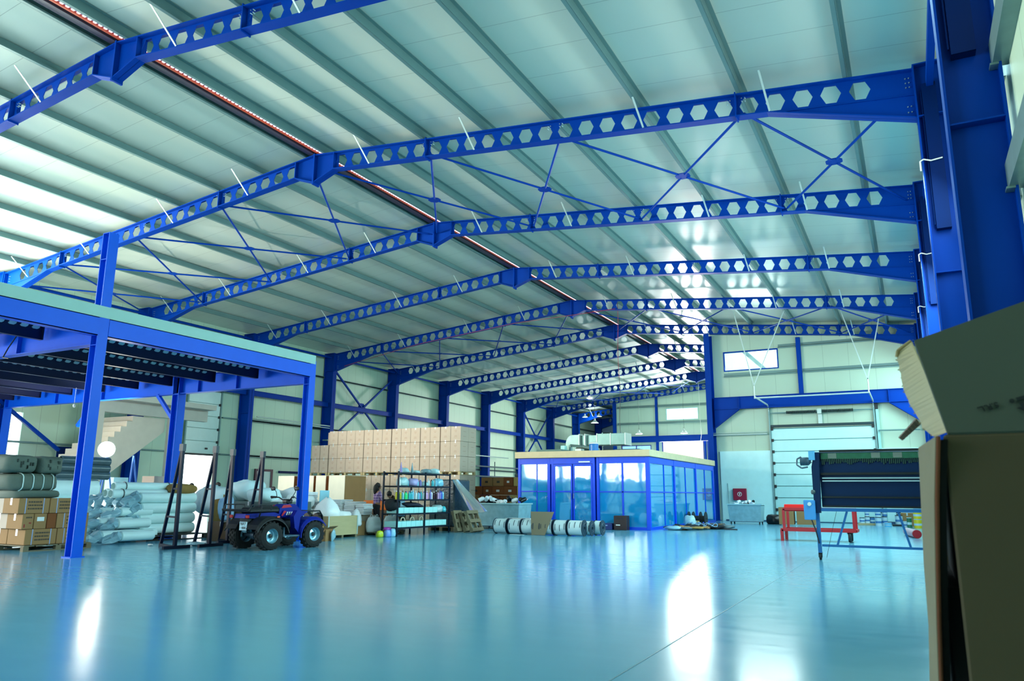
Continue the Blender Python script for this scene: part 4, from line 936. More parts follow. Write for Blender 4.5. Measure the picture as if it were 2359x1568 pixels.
    q.path([(0.58, -0.36, 1.00), (0.66, -0.20, 0.99), (0.71, -0.06, 0.91), (0.71, 0.06, 0.91), (0.66, 0.20, 0.99), (0.58, 0.36, 1.00)], 0.014, 8); q.rbox(0.64, 0.80, -0.08, 0.08, 0.87, 0.96, 0.02); h = q.build('handlebar', BLACK, t)
    for s in (1, -1):
        q = MB(); q.tube((0.58, s*0.36, 1.0), (0.63, s*0.25, 0.995), 0.022, 10); q.tube((0.66, s*0.30, 0.99), (0.62, s*0.40, 0.97), 0.008, 6); q.build('grip', ABK, h)
        q = MB(); q.path([(0.64, s*0.24, 1.0), (0.66, s*0.30, 1.10), (0.64, s*0.33, 1.15)], 0.008, 6); q.blob((0.63, s*0.37, 1.17), (0.018, 0.07, 0.04), nu=12, nv=8, sharp=3); q.build('mirror', BLACK, h)
    q = MB(); q.lathe([(0.001, -0.04), (0.09, -0.04), (0.11, 0.02), (0.10, 0.05), (0.001, 0.05)], (WB+0.34, 0.15, 0.58), 'X', 18); q.lathe([(0.001, -0.04), (0.09, -0.04), (0.11, 0.02), (0.10, 0.05), (0.001, 0.05)], (WB+0.34, -0.15, 0.58), 'X', 18); q.build('headlight', BLACK, t)
    q = MB(); q.box(-0.315, -0.30, -0.12, 0.10, 0.37, 0.53); pl = q.build('license_plate', mat('plate_white', (200, 225, 235), 0.4), t)
    R = Matrix(((0, 0, -1, -0.317), (-1, 0, 0, -0.01), (0, 1, 0, 0.490), (0, 0, 0, 1)))
    textmesh('plate_text', 'NAY', 0.085, BLACK, pl, R, 0.001, 0.001)
    R2 = R.copy(); R2.translation = (-0.317, -0.01, 0.412); textmesh('plate_text', '\u00b7 444', 0.085, BLACK, pl, R2, 0.001, 0.001)
    q = MB(); q.prism([(-0.30, 0.36), (-0.27, 0.36), (-0.20, 0.60), (-0.30, 0.60)], -0.12, 0.12); q.build('plate_bracket', BLACK, t)
    for s in (1, -1): q = MB(); q.rbox(-0.42, -0.39, s*0.25-0.05, s*0.25+0.05, 0.60, 0.66, 0.01); q.build('tail_light', mat('red_lens', (180, 30, 30), 0.3), t)
    q = MB(); q.box(0.08, 0.14, -0.525, -0.515, 0.61, 0.64); q.build('reflector', mat('orange_reflector', (230, 90, 50), 0.3), t)
    return t
HEAD = 0.12
quad((-11.14-0.40*math.cos(HEAD)+0.0, 11.02+0.40*math.sin(HEAD), 0), PI/2-HEAD)

# ============================================================ AROUND THE QUAD BIKE AND CRATE
def cart(label, x0, x1, y0, y1, z0, z1, m=CARD, rz=0, flaps=True, opened=False, group=None):
    cx, cy = (x0+x1)/2, (y0+y1)/2
    t = thing('carton', label, 'carton', (cx, cy, z0), group, rz=rz, local=True); a, b_, h = (x1-x0)/2, (y1-y0)/2, z1-z0
    if not opened:
        q = MB(); q.rbox(-a, a, -b_, b_, 0, h, 0.008); q.build('box', m, t); q = MB(); q.box(-0.025, 0.025, -b_-0.002, b_+0.002, h-0.10, h+0.002); q.build('tape', TAPE, t)
    else:
        q = MB(); e = 0.006
        q.box(-a, a, -b_, -b_+e, 0, h); q.box(-a, a, b_-e, b_, 0, h); q.box(-a, -a+e, -b_+e, b_-e, 0, h); q.box(a-e, a, -b_+e, b_-e, 0, h); q.box(-a+e, a-e, -b_+e, b_-e, 0, e); q.build('box', m, t)
        L = b_*0.8
        for s, fl in ((1, 0.5), (-1, 0.3)):
            q = MB(); q.bar((s*a, 0, h), (s*(a+L*math.cos(fl)), 0, h+L*math.sin(fl)), 2*b_, e) ; q.build('flap', m, t)
        q = MB(); q.add([(-a, -b_, h), (a, -b_, h), (a-0.02, -b_-L*0.9, h-0.12), (-a+0.02, -b_-L*0.9, h-0.12), (-a, -b_, h+e), (a, -b_, h+e), (a-0.02, -b_-L*0.9, h-0.12+e), (-a+0.02, -b_-L*0.9, h-0.12+e)], [(0, 1, 2, 3), (7, 6, 5, 4), (2, 1, 5, 6), (0, 3, 7, 4), (3, 2, 6, 7), (0, 4, 5, 1)]); q.build('flap', m, t)
    return t
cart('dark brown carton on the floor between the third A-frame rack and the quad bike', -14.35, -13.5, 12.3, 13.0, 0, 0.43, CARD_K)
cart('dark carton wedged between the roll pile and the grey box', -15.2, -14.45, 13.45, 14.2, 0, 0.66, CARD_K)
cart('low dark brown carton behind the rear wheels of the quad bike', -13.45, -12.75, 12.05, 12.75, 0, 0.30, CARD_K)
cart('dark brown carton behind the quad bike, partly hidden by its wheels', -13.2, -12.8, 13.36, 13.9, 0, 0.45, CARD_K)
GREYB = mat('grey_green_box', (100, 122, 120), 0.7)
cart('large grey box behind the A-frame racks carrying the white sack heap', -16.4, -14.3, 14.4, 15.6, 0, 0.85, GREYB)
WSACK = mat('white_sacking', (206, 236, 240), 0.8, var=0.08, scale=3, bump=0.3, bscale=5)
WBAG = mat('white_plastic_bag', (244, 246, 248), 0.35, var=0.06, scale=4, bump=0.5, bscale=9)
WFOLD = mat('white_folded_cloth', (246, 246, 248), 0.85, var=0.04, scale=4)
def sack(label, c, r, m=WSACK, seed=1, name='white_sack', cat='sack', amp=0.14, grp=None):
    q = MB(); q.blob((0, 0, 0), r, seed, amp, 20, 12, sharp=2.6); return single(q, name, m, label, cat, grp, c)
sack('big drooping white sack hanging over the grey box behind the A-frame racks', (-17.1, 14.9, 0.88), (0.75, 0.45, 0.36), seed=3)
sack('tall heap of white sacking on the grey box, highest of the heap', (-16.2, 15.15, 1.12), (0.5, 0.38, 0.27), seed=4)
sack('white sack on the grey box end beside the mezzanine end post', (-15.45, 15.0, 1.0), (0.42, 0.4, 0.20), seed=5)
BSACK = mat('yellow_brown_sack', (150, 118, 60), 0.85, var=0.3, scale=5, bump=0.4, bscale=8)
sack('yellow brown sack lying on the white rolls by the third A-frame rack', (-15.9, 12.7, 1.15), (0.32, 0.36, 0.13), BSACK, 16, 'brown_sack', amp=0.07)
sack('yellow brown sack slumped against the end of the white rolls', (-15.05, 13.3, 0.62), (0.28, 0.22, 0.34), BSACK, 7, 'brown_sack')
sack('crumpled pale blue sheet draped between the white rolls and the dark carton', (-14.8, 13.2, 0.70), (0.14, 0.2, 0.28), mat('pale_blue_sheet', (150, 190, 225), 0.7, bump=0.5), 8, 'draped_sheet', 'sheet')
q = MB(); q.blob((0, 0, 0), (0.22, 0.16, 0.035), 9, 0.3, 14, 8); single(q, 'plastic_scrap', PLAS, 'crumpled plastic scrap on the floor at the foot of the second A-frame rack', 'scrap', loc=(-13.2, 11.1, 0.04))
q = MB(); q.blob((0, 0, 0), (0.05, 0.04, 0.02), 9, 0.3, 10, 6); single(q, 'paper_scrap', WHITE, 'small white scrap on the floor before the white rolls', 'scrap', loc=(-14.0, 10.6, 0.02))
for i, (x, y, z, r) in enumerate(((-15.9, 16.0, 0.92, (0.50, 0.3, 0.22)), (-15.2, 15.9, 0.98, (0.42, 0.3, 0.24)), (-14.75, 15.6, 0.85, (0.4, 0.3, 0.18)), (-15.1, 15.2, 0.78, (0.5, 0.25, 0.14)))):
    sack('heap of sunlit white cloth bundles behind the quad bike handlebar, %s of four' % ORD[i], (x, y, z), r, WFOLD, 10+i, 'cloth_bundle', 'cloth bundle')
q = MB(); q.rbox(-16.3, -14.4, 15.25, 15.98, 0, 0.58, 0.02); single(q, 'work_table', mat('pale_table', (170, 160, 140), 0.7), 'pale table carrying the white cloth bundles behind the quad bike', 'table')
# plywood crate
t = thing('plywood_crate', 'open pale plywood crate on runners beside the quad bike front wheel', 'crate', (-12.6, 14.4, 0))
q = MB()
for a, b_, c, d in ((-12.62, -12.60, 14.36, 15.48), (-13.35, -13.33, 14.36, 15.48), (-13.33, -12.62, 14.36, 14.38), (-13.33, -12.62, 15.46, 15.48)): q.box(a, b_, c, d, 0.07, 0.53)
q.box(-13.33, -12.62, 14.38, 15.46, 0.07, 0.09); q.build('side_board', WOOD, t)
q = MB(); q.box(-12.598, -12.592, 14.36, 14.40, 0.07, 0.53); q.box(-12.598, -12.592, 15.44, 15.48, 0.07, 0.53); q.build('edge_strip', GALV_L, t)
for y in (14.36, 14.88, 15.40): q = MB(); q.box(-13.35, -12.60, y, y+0.07, 0, 0.07); q.build('runner', WOOD_D, t)
q = MB(); q.box(-13.25, -12.95, 14.28, 14.34, 0.0, 0.5); single(q, 'carton_sheet', CARD_D, 'brown cardboard sheet standing at the end of the plywood crate', 'cardboard')
cart('open carton with its flap turned down in front of the plywood crate', -12.35, -12.05, 13.62, 13.95, 0, 0.27, CARD, 0.15, opened=True)
q = MB(); q.blob((0, 0, 0), (0.03, 0.08, 0.12), 21, 0.3, 12, 8); single(q, 'plastic_scrap', PLAS, 'twist of clear plastic hanging out of the open carton', 'scrap', loc=(-11.98, 13.85, 0.13))
cart('brown carton with its lid folded flat behind the front wheel of the quad bike', -12.75, -12.4, 13.7, 14.0, 0, 0.33, CARD)
# tree of bags and folded cloth stacks on pallets behind the crate
for i, (x, y) in enumerate(((-14.95, 16.6), (-14.35, 17.0), (-13.9, 17.6))):
    pass
def folded(label, x, y, z, w_, d_, n, h=0.05, seed=0):
    t = thing('folded_cloth_stack', label, 'cloth stack', (x, y, z)); rnd = random.Random(seed)
    for i in range(n):
        q = MB(); ox, oy = rnd.uniform(-0.015, 0.015), rnd.uniform(-0.015, 0.015); q.rbox(x-w_/2+ox, x+w_/2+ox, y-d_/2+oy, y+d_/2+oy, z+i*h, z+(i+1)*h-0.004, 0.018); q.build('folded_piece', WFOLD, t)
q = MB(); q.rbox(-15.2, -13.1, 16.0, 16.9, 0, 0.50, 0.02); single(q, 'work_table', mat('pale_table', (0, 0, 0)), 'low table behind the plywood crate carrying the folded white cloth stacks', 'table')
folded('stack of folded white cloth behind the peaked white bag', -14.55, 16.4, 0.51, 0.42, 0.5, 7, seed=1)
folded('tallest stack of folded white cloth behind the plywood crate', -14.05, 16.5, 0.51, 0.42, 0.5, 8, seed=2)
folded('stack of folded white cloth beside the tallest cloth stack', -13.6, 16.55, 0.51, 0.38, 0.5, 7, seed=3)
folded('low stack of folded white cloth next to the woman', -13.2, 16.45, 0.51, 0.30, 0.4, 6, seed=4)
folded('tall pile of white sheets half hidden by the mezzanine end post', -14.95, 16.1, 0.51, 0.40, 0.5, 12, seed=5)
def baggy(label, c, w_, d_, h, m=WBAG, seed=1, peak=True, hand=False, txt=None, cat='plastic bag'):
    """slumped plastic bag with a gathered top, c = base centre"""
    t = thing('plastic_bag', label, cat, c); rnd = random.Random(seed); n = 18; vs = []
    L = [(0.9, 0), (1.05, 0.12), (1.0, 0.4), (0.8, 0.66), (0.45, 0.85), (0.12, 1.0)] if peak else [(0.85, 0), (1.03, 0.12), (1.06, 0.4), (1.0, 0.7), (0.8, 0.95), (0.35, 1.0)]
    ph = [rnd.uniform(0, 6.3) for _ in range(4)]
    for k, (r, z) in enumerate(L):
        for i in range(n):
            a = 2*PI*i/n; rr = r*(1+0.07*math.sin(3*a+ph[0]+k)+0.06*math.sin(5*a+ph[1])+0.05*rnd.uniform(-1, 1))
            vs.append((c[0]+math.cos(a)*rr*w_/2+0.05*w_*z*math.sin(ph[2]), c[1]+math.sin(a)*rr*d_/2, c[2]+z*h*(1+0.04*math.sin(2*a+ph[3])*(k > 2))))
    q = MB(); q.add(vs, [(k*n+i, k*n+(i+1) % n, (k+1)*n+(i+1) % n, (k+1)*n+i) for k in range(5) for i in range(n)]+[tuple(range(n))[::-1], tuple(range(5*n, 6*n))], True); q.build('bag', m, t)
    if hand:
        for s in (-0.6, 0.6):
            q = MB(); x = c[0]+s*w_*0.3; pts = [(x, c[1]+s*0.1+0.05*math.cos(a), c[2]+h*0.92+0.09*math.sin(a)) for a in [PI*k/8 for k in range(9)]]; q.path(pts, 0.010, 5); q.build('handle', m, t)
    if txt:
        M = Matrix.Translation((c[0]+w_*0.64, c[1]+0.02, c[2]+h*0.5)) @ Matrix.Rotation(PI/2, 4, 'Z') @ Matrix.Rotation(PI/2, 4, 'X')
        textmesh('printed_word', txt, 0.16, mat('blue_black_ink', (20, 40, 80), 0.6), t, M, 0.004, 0.004)
    return t
baggy('peaked white plastic bag standing on the near end of the plywood crate', (-13.0, 14.75, 0.42), 0.62, 0.6, 0.55, seed=2)
baggy('long white plastic wrap bulging out of the middle of the plywood crate', (-12.95, 15.2, 0.42), 0.5, 0.5, 0.22, seed=3, peak=False)
baggy('pale plastic bag hanging over the far end of the plywood crate', (-12.9, 15.75, 0.25), 0.30, 0.35, 0.42, seed=4)
cart('open brown carton between the plywood crate and the printed white bag', -13.4, -12.9, 15.75, 16.15, 0, 0.36, CARD, 0)
pallet('pallet under the printed white carrier bags beside the rack', -13.45, -12.5, 16.2, 17.35, 0, 0.08)
baggy('white carrier bag with a dark blue word printed on it beside the rack', (-12.66, 17.0, 0.08), 0.24, 0.6, 0.40, seed=5, peak=False, hand=True, txt='vero')
baggy('plain white carrier bag next to the printed one', (-12.85, 16.45, 0.05), 0.26, 0.5, 0.42, seed=6, peak=False, hand=True)
baggy('pale blue plastic bag beside the woman', (-13.0, 17.75, 0.45), 0.4, 0.4, 0.45, mat('pale_blue_bag', (160, 205, 230), 0.35, bump=0.4), 7, False)
q = MB(); q.cbox((0, 0, 0), (0.02, 0.52, 0.36), 0.25); single(q, 'foam_sheet', mat('pale_cyan_foam', (150, 215, 235), 0.6), 'pale cyan foam sheet standing behind the peaked white bag', 'foam sheet', loc=(-14.35, 16.15, 0.97))
for i, (x, y, c_, n_) in enumerate(((-12.0, 15.62, (190, 205, 40), 'yellow green'), (-11.95, 15.86, (120, 160, 235), 'blue'), (-11.9, 16.02, (160, 215, 240), 'pale cyan'))):
    baggy('small %s plastic packet on the floor at the foot of the rack' % n_, (x, y, 0), 0.16, 0.18, 0.16+0.02*i, mat('packet_'+n_.replace(' ', '_'), c_, 0.3, bump=0.4), 30+i, False, cat='packet')
baggy('purple and red plastic packet lying on the blue packet at the foot of the rack', (-11.98, 15.88, 0.17), 0.16, 0.22, 0.07, mat('packet_purple', (150, 40, 150), 0.3), 34, False, cat='packet')
# standing door-size cartons, sunlight on their fronts put into the colour
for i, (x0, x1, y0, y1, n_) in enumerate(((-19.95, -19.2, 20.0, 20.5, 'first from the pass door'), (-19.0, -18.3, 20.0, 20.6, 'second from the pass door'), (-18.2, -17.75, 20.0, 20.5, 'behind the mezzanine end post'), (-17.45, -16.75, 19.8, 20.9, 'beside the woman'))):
    t = thing('tall_carton', 'tall upright carton with front painted sunlit and brown side, '+n_, 'carton', (x0, y0, 0))
    q = MB(); q.rbox(x0, x1, y0, y1, 0, 1.66, 0.01); q.build('box', mat('sunlit_carton_front', (246, 236, 214), 0.8), t); q = MB(); q.box(x1, x1+0.006, y0+0.01, y1-0.01, 0.01, 1.65); q.build('unlit_side_sheet', CARD_D if i < 3 else CARD, t)
q = MB(); q.cbox((0, 0, 0), (1.0, 0.9, 0.30), 0.1); single(q, 'orange_box', mat('orange_cardboard', (190, 96, 28), 0.8), 'long orange brown box lying at the foot of the pink carton stack', 'box', loc=(-15.55, 20.4, 0.70))
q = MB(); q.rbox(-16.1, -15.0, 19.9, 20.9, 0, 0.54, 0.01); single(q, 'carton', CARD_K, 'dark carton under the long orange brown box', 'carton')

# ============================================================ PINK CARTON STACK
YS, BW, BH, BD = 23.40, 0.4365, 0.545, 0.56
proto = {}
def pbox(label, x, y, z, m=CARD_P, key='p'):
    if key not in proto:
        t = thing('pink_carton', label, 'carton', (x, y, z), 'pink cartons of the big stack', local=True)
        q = MB(); q.rbox(0.004, BW-0.004, 0, BD-0.006, 0.002, BH-0.006, 0.007); q.build('box', m, t)
        q = MB(); 
        for r, w_ in ((0.72, 0.12), (0.64, 0.09), (0.36, 0.11), (0.28, 0.14)): q.box(BW/2-w_/2, BW/2+w_/2, -0.0015, 0, r*BH-0.006, r*BH+0.006)
        for r in (0.66, 0.34): q.box(BW-0.0045, BW-0.003, 0.18, 0.38, r*BH-0.006, r*BH+0.006)
        q.build('print', mat('faint_print', (168, 138, 116), 0.8), t)
        q = MB(); q.box(BW/2-0.02, BW/2+0.02, -0.002, 0, BH-0.07, BH-0.006); q.box(BW/2-0.02, BW/2+0.02, -0.002, 0, 0.002, 0.05); q.build('tape', TAPE, t)
        proto[key] = t; return t
    return dup(proto[key], (x, y, z), 0, label)
x0 = -20.70; gaps = {4: 0.03, 7: 0.05, 10: 0.03, 12: 0.05}; xs = []; x = x0
for c in range(14): x += gaps.get(c, 0) * 0.6; xs.append(x); x += BW
ROWN = ['bottom', 'middle', 'top']
for tier, z0 in (('lower', 0.12), ('upper', 1.875)):
    for c in range(14):
        for r in range(3):
            pbox('pinkish stack carton, %s column from the cabin end, %s tier, %s row' % (ORD[13-c], tier, ROWN[r]), xs[c], YS+random.uniform(0, 0.015), z0+r*BH)
for tier, z0 in (('lower', 0.12), ('upper', 1.875)):
    for r in range(3): pbox('pinkish stack carton, cabin end, rear file, %s tier, %s row' % (tier, ROWN[r]), xs[13], YS+BD+0.01, z0+r*BH)
for c in range(2):
    for r in range(2): pbox('pale carton of the lower step of the big stack, %s column, %s row' % (('outer', 'inner')[c], ('lower', 'upper')[r]), x0-0.92+c*(BW+0.01), YS+0.02, 1.875+r*BH)
pbox('single dusky pink carton set back on the lower step of the big stack', x0-0.47, YS+0.45, 1.875+2*BH+0.0)
for c in range(2):
    for r in range(3): pbox('pale carton under the lower step of the big stack, %s column, %s row' % (('outer', 'inner')[c], ROWN[r]), x0-0.92+c*(BW+0.01), YS+0.02, 0.12+r*BH)
pbox('dusky pink carton under the set back one on the lower step of the big stack', x0-0.47, YS+0.02+BD, 1.875+BH)
pbox('dusky pink carton behind the lower step of the big stack', x0-0.47, YS+0.02+BD, 1.875)
pl = [(x0-0.95, x0-0.04), (xs[0], xs[3]+BW), (xs[4], xs[6]+BW), (xs[7], xs[9]+BW), (xs[10], xs[11]+BW), (xs[12], xs[13]+BW)]
for i, (a, b_) in enumerate(pl):
    for z, n_ in ((0, 'on the floor'), (1.755, 'between the two tiers')):
        pallet('pallet %s of the big pink carton stack, %s from the cabin end' % (n_, ORD[5-i]), a, b_, YS+0.01, YS+1.12, z, 0.118, WOOD)
# ============================================================ METAL RACK
RKM = mat('dark_rack_steel', (6, 24, 40), 0.45, spec=0.2)
t = thing('metal_rack', 'dark open metal rack with five shelves of bottles and boxes', 'rack', (-12.0, 16.05, 0))
RX0, RX1, RY0, RY1 = -12.27, -11.80, 16.05, 18.52; SZ = [0.22, 0.57, 0.93, 1.28, 1.62]
for x in (RX0, RX1):
    for y in (RY0, 17.285, RY1): q = MB(); q.box(x-0.018, x+0.018, y-0.018, y+0.018, 0, 1.65); q.build('upright', RKM, t)
for z in SZ: q = MB(); q.box(RX0, RX1, RY0, RY1, z-0.012, z); q.box(RX1-0.01, RX1+0.012, RY0, RY1, z-0.035, z+0.004); q.box(RX0-0.012, RX0+0.01, RY0, RY1, z-0.035, z+0.004); q.build('shelf', RKM, t)
WB_ = mat('white_bin', (165, 225, 225), 0.5)
def bins(z, y0, y1, n, sh):
    w_ = (y1-y0)/n
    for i in range(n):
        q = MB(); e = 0.006; a, b_ = y0+i*w_+0.004, y0+(i+1)*w_-0.004
        q.box(-12.22, -11.83, a, a+e, z, z+0.15); q.box(-12.22, -11.83, b_-e, b_, z, z+0.15); q.box(-12.22, -12.22+e, a+e, b_-e, z, z+0.15); q.box(-11.83-e, -11.83, a+e, b_-e, z, z+0.15); q.box(-12.22, -11.83, a, b_, z, z+e)
        single(q, 'shelf_bin', WB_, 'pale cardboard bin on the %s shelf of the rack, %s from the woman' % (sh, ORD[i]), 'bin')
bins(SZ[0]+0.001, 16.08, 18.42, 11, 'lowest'); bins(SZ[1]+0.001, 16.15, 17.95, 8, 'second lowest')
def bottle(label, x, y, z, r, h, m, cap, grp='bottles on the metal rack'):
    t = thing('bottle', label, 'bottle', (x, y, z), grp); q = MB(); q.lathe([(0.001, 0), (r, 0), (r, h*0.62), (r*0.85, h*0.72), (r*0.35, h*0.82), (r*0.35, h*0.9)], (x, y, z), 'Z', 12); q.build('body', m, t)
    q = MB(); q.lathe([(r*0.42, h*0.88), (r*0.42, h), (0.001, h)], (x, y, z), 'Z', 10); q.build('cap', cap, t)
BC = [('yellow', (205, 190, 40)), ('dark green', (20, 70, 50)), ('bright green', (60, 220, 130)), ('turquoise', (70, 190, 205)), ('pale blue', (130, 200, 225)), ('white', (225, 230, 230)), ('pink', (220, 170, 215)), ('violet', (150, 140, 205)), ('dark maroon', (50, 14, 40)), ('blue', (50, 90, 200))]
BM = {n_: mat('bottle_'+n_.replace(' ', '_'), c, 0.25) for n_, c in BC}
seq = ['yellow', 'dark green', 'yellow', 'pale blue', 'bright green', 'bright green', 'turquoise', 'turquoise', 'pale blue', 'white', 'pale blue', 'violet', 'turquoise', 'white', 'pink', 'pink', 'violet', 'white', 'dark maroon', 'dark maroon', 'pink', 'violet', 'blue', 'pale blue']
for i, c in enumerate(seq):
    y = 16.15+i*0.097+random.uniform(-0.01, 0.01); bottle('%s bottle on the middle shelf of the rack, %s from the woman' % (c, ORD[i] if i < 20 else ('fourth', 'third', 'second', 'very')[i-20]+' last'), -11.90-random.uniform(0, 0.06), y, SZ[2]+0.001, 0.036, random.uniform(0.19, 0.27), BM[c], BM[random.choice(['white', 'dark maroon', 'blue', 'white'])])
seq = ['white', 'pale blue', 'turquoise', 'white', 'pale blue', 'violet', 'pale blue', 'white', 'turquoise', 'pale blue', 'blue', 'dark maroon']
for i, c in enumerate(seq):
    y = 16.30+i*0.185+random.uniform(-0.02, 0.02); bottle('%s bottle on the second highest rack shelf, %s from the woman' % (c, ORD[i]), -11.90-random.uniform(0, 0.08), y, SZ[3]+0.001, 0.038, random.uniform(0.15, 0.24), BM[c], BM['white'])
CLB = mat('thin_clear_bag', (165, 200, 205), 0.3, bump=0.5, bscale=12, var=0.2)
for i, (y, z, w_, h, m, n_, sh) in enumerate(((16.5, SZ[3], 0.34, 0.22, CLB, 'clear', 'second highest'), (16.95, SZ[3], 0.36, 0.2, mat('lilac_bag', (175, 165, 215), 0.35, bump=0.4), 'lilac', 'second highest'), (17.5, SZ[3], 0.3, 0.12, CLB, 'greyish clear', 'second highest'), (18.2, SZ[3], 0.28, 0.22, BM['pale blue'], 'round pale blue', 'second highest'), (16.55, SZ[4], 0.2, 0.13, CLB, 'small clear', 'top'), (17.05, SZ[4], 0.26, 0.08, CLB, 'flat clear', 'top'), (17.6, SZ[4], 0.34, 0.13, mat('grey_blue_bag', (110, 140, 150), 0.4, bump=0.5), 'grey blue', 'top'), (18.0, SZ[4], 0.36, 0.15, CLB, 'large clear', 'top'), (18.2, SZ[1], 0.3, 0.2, CLB, 'clear', 'second lowest'), (18.42, SZ[1], 0.16, 0.16, BM['turquoise'], 'turquoise', 'second lowest'))):
    baggy('%s plastic bag on the %s shelf of the metal rack' % (n_, sh), (-12.0, y, z+0.001), 0.28, w_, h, m, 50+i, False)
for i, (y, n_) in enumerate(((16.28, 'lilac'), (16.78, 'grey'))):
    q = MB(); q.lathe([(0.035, 0), (0.03, 0.12), (0.012, 0.22), (0.008, 0.27), (0.001, 0.27)], (-11.9, y, SZ[4]+0.001), 'Z', 10); single(q, 'spray_bottle', mat(n_+'_spray', (150, 130, 190) if i == 0 else (110, 140, 150), 0.4), '%s pointed nozzle bottle standing on the top shelf of the metal rack' % n_, 'bottle')
sack('dark jacket bundle lying on the bins of the second lowest shelf of the rack', (-11.98, 16.95, SZ[1]+0.21), (0.12, 0.42, 0.06), mat('dark_cloth', (24, 28, 50), 0.8), 40, 'dark_jacket', 'jacket', 0.3)
sack('black bag hanging at the woman side of the metal rack', (-12.05, 15.98+0.18, 0.80), (0.18, 0.2, 0.16), mat('black_cloth', (10, 16, 24), 0.8), 41, 'black_bag', 'bag', 0.1)
for i in range(3):
    q = MB(); y = 16.5+0.42*i; pts = [(-11.95, y+0.09*math.cos(a), SZ[0]+0.15+0.10*math.sin(a)) for a in [PI*k/8 for k in range(9)]]; q.path(pts, 0.016, 6); single(q, 'bag_handle_loop', mat('cream_strap', (220, 205, 180), 0.7), 'cream strap loop rising from the lowest bins of the rack, %s from the woman' % ORD[i], 'strap')

# ============================================================ WRAPPED PALLET, LEANING PALLETS, TUB
t = thing('wrapped_pallet_load', 'dark load wrapped in shiny plastic film standing behind the metal rack', 'pallet load', (-12.4, 19.6, 0))
q = MB(); q.rbox(-13.0, -12.1, 19.25, 20.15, 0.12, 1.50, 0.04); q.build('load', mat('film_wrapped_dark_load', (58, 70, 76), 0.25, var=0.5, scale=7, bump=0.6, bscale=14), t)
q = MB(); q.box(-13.0, -12.1, 19.25, 20.15, 0.10, 0.12); q.build('pallet_top', WOOD_D, t)
for x in (-13.0, -12.6, -12.2): q = MB(); q.box(x, x+0.1, 19.25, 20.15, 0, 0.10); q.build('pallet_runner', WOOD_D, t)
t = thing('plastic_film', 'blue clear plastic film hanging from the wrapped load over the leaning pallets', 'plastic film', (-11.9, 19.4, 0.5))
q = MB(); n = 10; vs = []
for i in range(n+1):
    u = i/n
    for j in range(7):
        v = j/6; spread = 0.28+0.75*u; vs.append((-12.05+u*0.62+0.03*math.sin(7*v+3*u), 19.15+(v-0.3)*spread+u*0.25, 1.48-0.92*u**0.9+0.02*math.sin(9*v)))
        
fs = [(i*7+j, i*7+j+1, (i+1)*7+j+1, (i+1)*7+j) for i in range(n) for j in range(6)]
m_ = len(vs); q.add(vs+[(x-0.012, y, z-0.004) for x, y, z in vs], fs+[tuple(m_+k for k in f[::-1]) for f in fs], True); q.build('sheet', glass_mat('blue_clear_film', (110, 175, 215), 0.18, 0.2, 0.5), t)
def lean_pallet(label, loc, rz, tilt, L=0.75, H=0.62):
    t = thing('wooden_pallet', label, 'pallet', loc, rz=rz, local=True); M = Matrix.Rotation(tilt, 4, 'Y')
    for i in range(3): q = MB(); z = 0.02+i*(H-0.1)/2; q.box(-0.09, -0.075, -L/2, L/2, z, z+0.10, M); q.box(0.0, 0.015, -L/2, L/2, z, z+0.10, M); q.build('board', WOOD_D, t)
    for y in (-L/2, -0.03, L/2-0.07): q = MB(); q.box(-0.075, 0.0, y, y+0.07, 0.02, H, M); q.build('runner', WOOD_D, t)
lean_pallet('weathered pallet leaning with its slats towards the floor, beside the white reels', (-11.18, 19.15, 0.02), 0.10, -0.38)
lean_pallet('thin weathered pallet standing on edge between the wrapped load and the slatted pallet', (-11.55, 18.80, 0.02), -0.15, -0.30, 0.35, 0.60)
lean_pallet('second thin pallet standing on edge against the slatted one', (-11.38, 18.95, 0.02), -0.05, -0.33, 0.3, 0.58)
TUB = mat('mottled_grey_tub', (130, 168, 178), 0.6, var=0.35, scale=5)
def tub(label, x0, x1, y0, y1, h, wheels=True):
    t = thing('plastic_tub', label, 'tub', (x0, y0, 0)); q = MB(); z0 = 0.10; i = 0.05; e = 0.03
    o1 = [(x0+i, y0+i, z0), (x1-i, y0+i, z0), (x1-i, y1-i, z0), (x0+i, y1-i, z0)]; o2 = [(x0, y0, h), (x1, y0, h), (x1, y1, h), (x0, y1, h)]
    i2 = [(x0+e, y0+e, h), (x1-e, y0+e, h), (x1-e, y1-e, h), (x0+e, y1-e, h)]; i3 = [(x0+i+e, y0+i+e, z0+e), (x1-i-e, y0+i+e, z0+e), (x1-i-e, y1-i-e, z0+e), (x0+i+e, y1-i-e, z0+e)]
    q.add(o1+o2+i2+i3, [(3, 2, 1, 0)]+[(k, (k+1) % 4, 4+(k+1) % 4, 4+k) for k in range(4)]+[(4+k, 4+(k+1) % 4, 8+(k+1) % 4, 8+k) for k in range(4)]+[(8+k, 8+(k+1) % 4, 12+(k+1) % 4, 12+k) for k in range(4)]+[(12, 13, 14, 15)]); q.build('tub_body', TUB, t)
    q = MB()
    for a, b_, c, d in ((x0-0.03, x1+0.03, y0-0.03, y0), (x0-0.03, x1+0.03, y1, y1+0.03), (x0-0.03, x0, y0, y1), (x1, x1+0.03, y0, y1)): q.box(a, b_, c, d, h-0.035, h)
    q.build('rim', mat('pale_tub_rim', (165, 205, 210), 0.5), t)
    q = MB(); q.box(x0+0.06, x1-0.06, y0+0.06, y1-0.06, 0.08, 0.10); q.build('base_frame', mat('axle_metal', (0, 0, 0)), t)
    for x in (x0+0.1, x1-0.1):
        for y in (y0+0.1, y1-0.1): q = MB(); q.lathe([(0.001, -0.02), (0.04, -0.02), (0.04, 0.02), (0.001, 0.02)], (x, y, 0.04), 'X', 12); q.build('wheel', BLACK, t)
    return t
